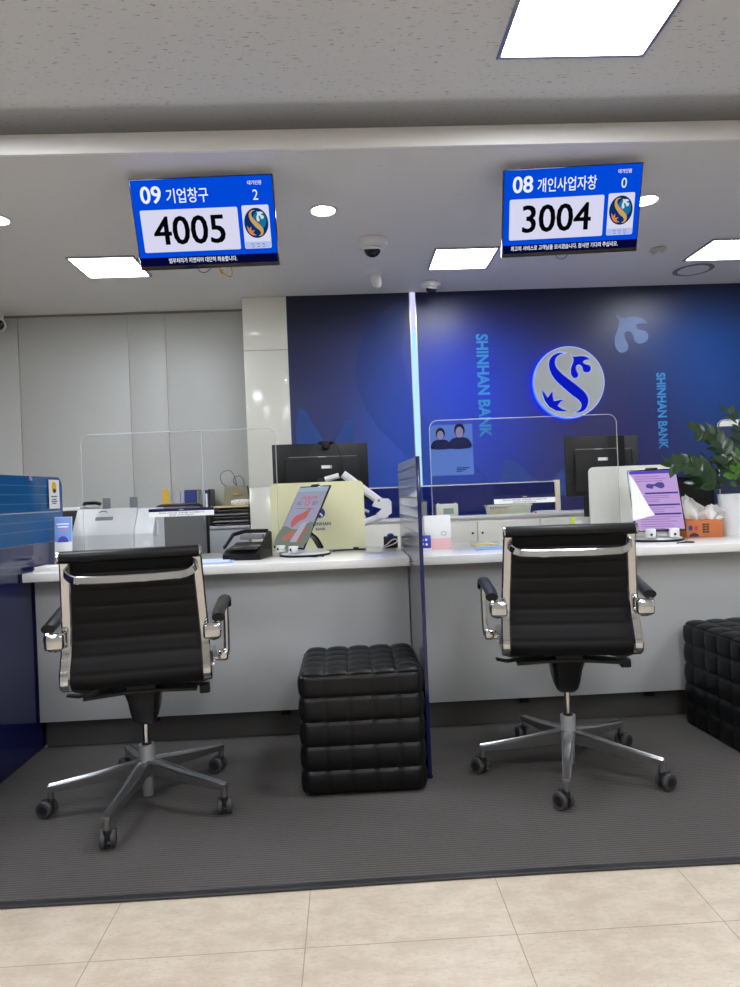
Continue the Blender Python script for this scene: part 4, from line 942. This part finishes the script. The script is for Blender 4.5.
frond([s0+Vector((-.02, -.02, 0)), F(716, 482, 3.46), F(700, 470, 3.42), F(686, 464, 3.4), F(671, 465, 3.38)], 25, .098)
frond([s0+Vector((.02, 0, 0)), F(738, 470), F(741, 445), F(738, 425), F(728, 412, 3.52)], 15, .085)
frond([s0+Vector((.0, .02, 0)), F(724, 478, 3.55), F(714, 468, 3.58), F(705, 458, 3.6)], 8, .07)
frond([s0+Vector((.01, -.03, 0)), F(735, 480, 3.4), F(737, 468, 3.36), F(742, 452, 3.34)], 10, .075, 'leaf2')
frond([s0+Vector((.03, 0, 0)), F(748, 480), F(765, 455), F(785, 440)], 15, .085)
frond([s0+Vector((.03, .03, 0)), F(742, 482, 3.56), F(752, 465, 3.6), F(757, 450, 3.64)], 11, .08)
frond([s0+Vector((-.02, .02, 0)), F(718, 486, 3.6), F(708, 482, 3.62), F(695, 483, 3.64)], 9, .075)
# rounded white display at the right edge
zt3 = at(730, 419, 3.72).z; xa = at(724.5, 450, 3.72).x
t = thing('display_board', 'white topped rounded panel behind the plant at the right edge', 'board', (xa, 3.775, CZ))
H_ = zt3-CZ
MB().prism(rrect(0, .42, .004, H_, .035, 6, (1, 1, 0, 0)), 0, .012).build('sheet', clear('tinted_acrylic', (190, 200, 225), .6, .04, (90, 96, 120), .35), t)
MB().prism(rrect(.006, .414, H_-.036, H_-.004, .028, 6, (1, 1, 0, 0)), -.003, -.0005).build('top_band', 'paper', t)
MB().tube([(0, .006, .004), (0, .006, H_-.035)]+[(.035-.035*math.cos(R(q)), .006, H_-.035+.035*math.sin(R(q))) for q in (30, 60, 90)]+[(.4, .006, H_)], .003, 6).build('rim', 'plw', t)
for a_ in (.03, .36): MB().box(a_, a_+.03, -.02, .03, 0, .012, .002).build('foot', 'dark', t)

# ------------------------------------------------------------------ things on the long cabinets
CB = .965
def oncab(px, Yc=4.8): return at(px, 510, Yc).x
t = thing('desk_clock', 'small square off-white digital clock on the long cabinets, right of the middle divider', 'clock', (oncab(447, 4.8), 4.78, CB))
p_ = MB().box(-.078, .078, 0, .05, 0, .092, .006).build('case', mat('offwhite_plastic', (206, 208, 194), .4), t)
MB().box(-.03, .045, -.0012, -.0002, .018, .06).build('lcd', mat('lcd_green', (130, 158, 146), .2), p_, flat=True)
for x in (-.062, .06): MB().lathe([(0, 0), (.005, 0), (.004, .008), (0, .009)], 10, TR(x, .02, .092)).build('button', 'plw', p_)
t = thing('small_loudspeaker', 'small dark desktop loudspeaker on the long cabinets beside the light strip', 'speaker', (oncab(421, 4.8), 4.82, CB))
MB().box(-.055, .055, 0, .09, 0, .125, .008).build('case', 'dark', t); MB().box(-.045, .045, -.004, .0, .012, .113, .003).build('grille', 'rear' if 0 else 'plg2', t)
a0 = oncab(488, 4.78); a1 = oncab(532, 4.78)
t = thing('plastic_basket', 'pale green slatted plastic basket on the long cabinets', 'basket', ((a0+a1)/2, 4.84, CB))
hw = (a1-a0)/2; bk = MB(); bk.box(-hw+.012, hw-.012, -.055, .055, 0, .004)
bm_ = mat('pale_green_plastic', (206, 214, 188), .5)
for i in range(24):
    x = -hw+.016+(2*hw-.032)*i/23
    for y0, y1 in ((-.056, -.064), (.056, .064)): bk.bar([(x, y0, .0), (x*1.05, y1, .062)], .006, .002, (1, 0, 0))
for i in range(8):
    y = -.052+.104*i/7
    for sx in (-1, 1): bk.bar([(sx*(hw-.014), y, 0), (sx*(hw-.006), y*1.1, .062)], .006, .002, (0, 1, 0))
bk.build('slatted_body', bm_, t)
rm = MB(); rm.sweep([(-hw, -.068, .064), (hw, -.068, .064), (hw, .068, .064), (-hw, .068, .064)], [(-.005, -.004), (.005, -.004), (.005, .004), (-.005, .004)], (0, 0, 1), None, True); rm.build('rim', bm_, t)
MB().box(-hw+.03, -.02, -.04, .03, .006, .04, .004).build('sweet_packets', mat('packet_mix', (214, 176, 140), .5), t)
MB().box(.0, hw-.03, -.03, .04, .006, .045, .004).build('note_pad', mat('pad_white', (222, 222, 206), .6), t)
t = thing('paper_pile', 'flat pile of papers on the long cabinets right of the basket', 'papers', (oncab(549, 4.78), 4.80, CB), (0, 0, R(5)))
for i, c in enumerate(((200, 204, 210), (226, 226, 226), (190, 196, 206))): MB().box(-.10+.01*i, .09-.01*i, -.06, .06, i*.005, i*.005+.0045).build('sheaf', mat('pile_%d' % i, c, .7), t)
t = thing('pink_eraser', 'tiny pink block on the long cabinets beside the basket', 'eraser', (oncab(540, 4.78), 4.76, CB+.0)); t.location.x -= .03
MB().box(-.015, .0, -.008, .008, 0, .016, .003).build('block', mat('pink_rubber', (214, 110, 140), .6), t)
t = thing('sticky_note_holder', 'clear holder with lime and white notes on the counter behind the right chair', 'note holder', (at(573, 522, 3.66).x, 3.62, CZ))
MB().box(-.03, .05, 0, .05, 0, .085, .003).build('cup', clear('holder_acrylic', (235, 238, 235), .6, .05, (210, 214, 206), .3), t)
MB().box(-.022, .0, .012, .018, .01, .128, .001).build('lime_note', mat('lime_note', (206, 226, 60), .6), t); MB().box(.006, .042, .02, .03, .01, .105, .001).build('white_notes', 'paper', t)
# chair behind the right desk
def task_chair(label, x, y, yaw, zt_, W_, cols):
    t = thing('task_chair', label, 'chair', (x, y, 0), (0, 0, yaw))
    sh = rrect(-W_/2, W_/2, .60, zt_, .09, 7); fr = MB()
    fr.tube([(p[0], .015*math.cos(p[0]*8)-.0, p[1]) for p in sh], .012, 8, True); fr.build('back_frame', 'dark', t)
    mm = MB()
    if cols:
        zz = .63
        while zz < zt_-.02:
            mm.box(-W_/2+.012, W_/2-.012, -.003, .003, zz, zz+.007); zz += .0135
        mm.box(-W_/2+.01, W_/2-.01, .001, .003, .61, zt_-.015)
    else: mm.prism(rrect(-W_/2+.01, W_/2-.01, .61, zt_-.01, .08), -.02, .02)
    mm.build('back_mesh', mat('charcoal_mesh', (112, 114, 114), .7) if cols else 'dark', t)
    MB().box(-.24, .24, -.50, -.02, .43, .50, .03, 3).build('seat', 'dark', t)
    MB().bar([(0, .03, .75), (0, .05, .5), (0, -.1, .42), (0, -.25, .41)], .07, .02, (1, 0, 0)).build('back_bracket', 'dark', t)
    MB().tube([(0, -.26, .08), (0, -.26, .43)], .025, 12).build('gas_column', 'dark', t)
    for k in range(5):
        q = R(72*k+10); MB().bar([(0, -.26, .10), (.3*math.cos(q), -.26+.3*math.sin(q), .07)], .04, .03, (-math.sin(q), math.cos(q), 0)).build('base_leg', 'dark', t)
        MB().lathe([(0, -.02), (.03, -.02), (.03, .02), (0, .02)], 16, TR(.3*math.cos(q), -.26+.3*math.sin(q), .03, ry=PI/2)).build('caster', 'whub', t)
    for sx in (-1, 1): MB().bar([(sx*.22, -.25, .46), (sx*.28, -.25, .50), (sx*.29, -.25, .63)], .04, .02, (0, 1, 0)).build('arm_post', 'dark', t); MB().box(sx*.29-.035, sx*.29+.035, -.36, -.10, .63, .66, .012, 2).build('arm_pad', 'dark', t)
    return t
zc_ = at(180, 505, 4.9).z
task_chair('dark mesh backed task chair behind the left notice strip', at(178, 520, 4.9).x, 4.95, R(4), zc_, .40, True)
task_chair('black task chair behind the tissue box on the right', at(690, 490, 4.52).x, 4.52, R(20), at(690, 478, 4.6).z, .42, False)

# ------------------------------------------------------------------ things on the grey cabinet
CG = .935; YG = 5.62
def g(px, Yc=YG): return at(px, 510, Yc).x
zp = lambda px, py, Yc=YG: at(px, py, Yc).z
t = thing('paper_tray_rack', 'black slatted paper tray rack with wooden top on the grey cabinet', 'tray rack', (g(214), 5.54, CG))
Lr = min(g(252)-g(214), -.80-g(214)-.004); Ht = zp(232, 507.5, 5.55)-CG
for i in range(5):
    z = Ht*i/5.3; tr = MB(); tr.box(0, Lr, 0, .28, z, z+.004); tr.box(0, Lr, .0, .004, z, z+.012); tr.build('tray', 'plg2' if i % 2 else 'dark', t); MB().box(.01, Lr-.01, .01, .26, z+.005, z+.014).build('paper_sheaf', 'plg', t)
for x in (0, Lr-.006): MB().box(x, x+.006, 0, .28, 0, Ht).build('side', 'dark', t)
MB().box(.0, Lr, .26, .28, 0, Ht).build('back', 'dark', t)
MB().box(-.012, Lr+.0, -.008, .29, Ht, Ht+.014, .002).build('wooden_top', mat('pale_wood', (214, 196, 150), .5, vary=8), t)
zb = CG+Ht+.014
t = thing('handbag', 'olive beige quilted handbag with looped handles on the paper tray rack', 'handbag', (g(236), 5.70, zb))
wb = .105; hb_ = zp(236, 486, 5.66)-zb
bg = MB(); bg.prism([(-wb, 0), (wb, 0), (wb*.97, hb_*.5), (wb*.86, hb_), (-wb*.86, hb_), (-wb*.97, hb_*.5)], -.05, .05); bg.build('bag_body', 'bagm', t)
bg = MB(); bg.prism(smooth2([(-wb*.7, hb_*.86), (wb*.7, hb_*.86), (wb*.45, hb_*.6), (0, hb_*.5), (-wb*.45, hb_*.6)], 4), -.056, -.05); bg.build('flap', 'bagm', t)
MB().box(-.02, .02, -.062, -.056, hb_*.5, hb_*.62, .003).build('clasp', mat('gold_metal', (190, 160, 90), .3, .8), t)
for dx, hh, ww in ((-.055, .135, .075), (.03, .085, .05)):
    MB().tube(cat([(dx+ww*.8, -.02, hb_-.01), (dx+ww*.6, -.02, hb_+hh*.6), (dx, -.02, hb_+hh), (dx-ww*.9, -.02, hb_+hh*.8), (dx-ww*.9, -.02, hb_+hh*.3), (dx-ww*.2, -.02, hb_-.01)], 7), .004, 8).build('handle', mat('handle_leather', (96, 94, 84), .5), t)
t = thing('floral_pouch', 'white pouch with small flower print in front of the handbag', 'pouch', (g(242), 5.60, zb))
pp = MB(); pp.lathe([(0, -.085), (.016, -.082), (.024, -.05), (.026, 0), (.024, .05), (.016, .082), (0, .085)], 16, TR(0, 0, .026, ry=PI/2)); po = pp.build('pouch_body', 'paper', t)
for i in range(8): MB().lathe([(0, 0), (.0045, 0), (.003, .0015), (0, .0015)], 8, TR(-.065+.018*i, -.0245+.001*(i % 2), .022+.012*(i % 2), rx=PI/2)).build('printed_flower', mat('flower_%d' % (i % 3), ((90, 90, 110), (170, 120, 130), (110, 130, 90))[i % 3], .6), po)
# binders
bx = g(176); cols = [('plg', .05, 14, 0), ('sky', .035, 10, 0), ('inkb', .05, 0, 1), ('inkb', .05, 0, 1), ('plg2', .028, -12, 0), ('plg2', .024, -14, 0), ('plg', .022, -12, 0), ('inkb', .03, -3, 0), ('dark', .02, 0, 0)]
M['sky'] = mat('silver_blue_card', (170, 184, 206), .4)
names = ['pale grey ring binder leaning at the left end of the file row', 'silver blue file leaning second from the left in the file row', 'dark blue binder in the middle of the file row, left one of two', 'dark blue binder in the middle of the file row, right one of two',
         'mid grey file slanting just right of the two blue binders', 'second mid grey slanting file right of the blue binders', 'thin pale grey slanting file near the right end of the row', 'narrow dark blue file near the right end of the file row', 'thin black file at the right end of the file row']
wid = g(214)-bx-.02; tot = sum(c[1] for c in cols); x = bx
for (m_, w_, tilt, _), nm_ in zip(cols, names):
    w2 = w_/tot*wid; hB = (zp(190, 490, 5.62)-CG)*(1 if tilt == 0 else .98)
    t = thing('ring_binder', nm_, 'binder', (x, 5.60, CG+.001), (0, R(-tilt*.0), 0), group='files in a row on the grey cabinet')
    sh_ = math.tan(R(tilt))*.0
    MB().prism([(0.001, 0), (w2-.001, 0), (w2-.002-tilt*.0002, hB), (.002-tilt*.0002, hB)], 0, .2).build('cover', m_, t)
    if 'narrow' in nm_: MB().box(w2*.2, w2*.75, -.001, 0, hB*.2, hB*.9).build('spine_label', 'paper', t)
    x += w2
t = thing('yellow_marker_holder', 'small yellow upright card holder left of the file row', 'card holder', (g(166), 5.60, CG), (0, 0, 0))
MB().prism([(-.022, 0), (.030, 0), (.030, zp(167, 492, 5.6)-CG), (.012, zp(167, 488.5, 5.6)-CG), (-.016, zp(167, 490, 5.6)-CG)], 0, .012).build('card', 'yellow', t); MB().box(.0, .03, -.02, -.003, 0, .15, .002).build('white_card', 'paper', t)
t = thing('desk_printer', 'black desktop device with white top behind the left leaflet stand', 'printer', (at(61, 520, 4.05).x, 4.02, .74))
wp_ = at(96, 520, 4.05).x-at(61, 520, 4.05).x; hp_ = at(80, 507, 4.05).z-.74
MB().box(0, wp_, 0, .3, 0, hp_-.02, .004).build('body', 'dark', t); MB().box(0, wp_*.62, -.002, .3, hp_-.02, hp_, .003).build('top_cover', 'plw', t)
for i in range(3): MB().box(.01, wp_-.01, -.003, .0, .15+i*.07, .154+i*.07).build('seam', 'plg2', t)
t = thing('phone_handset', 'black telephone handset lying on top of the black device', 'phone', (at(88, 505, 4.05).x, 4.10, .74+hp_))
b = MB(); b.sweep(cat([(-.045, 0, .012), (-.03, 0, .02), (.03, 0, .02), (.055, 0, .012)], 4), [(.02*math.cos(2*PI*i/10), .011*math.sin(2*PI*i/10)) for i in range(10)], (0, 1, 0)); b.build('handset', 'black', t)
S.view_settings.view_transform = 'Standard'; S.view_settings.look = 'None'; S.view_settings.exposure = 0; S.view_settings.gamma = 1; S.view_settings.use_curve_mapping = False
w_ = bpy.data.worlds.new('world'); S.world = w_; w_.use_nodes = True; w_.node_tree.nodes['Background'].inputs[0].default_value = (.2, .2, .2, 1)
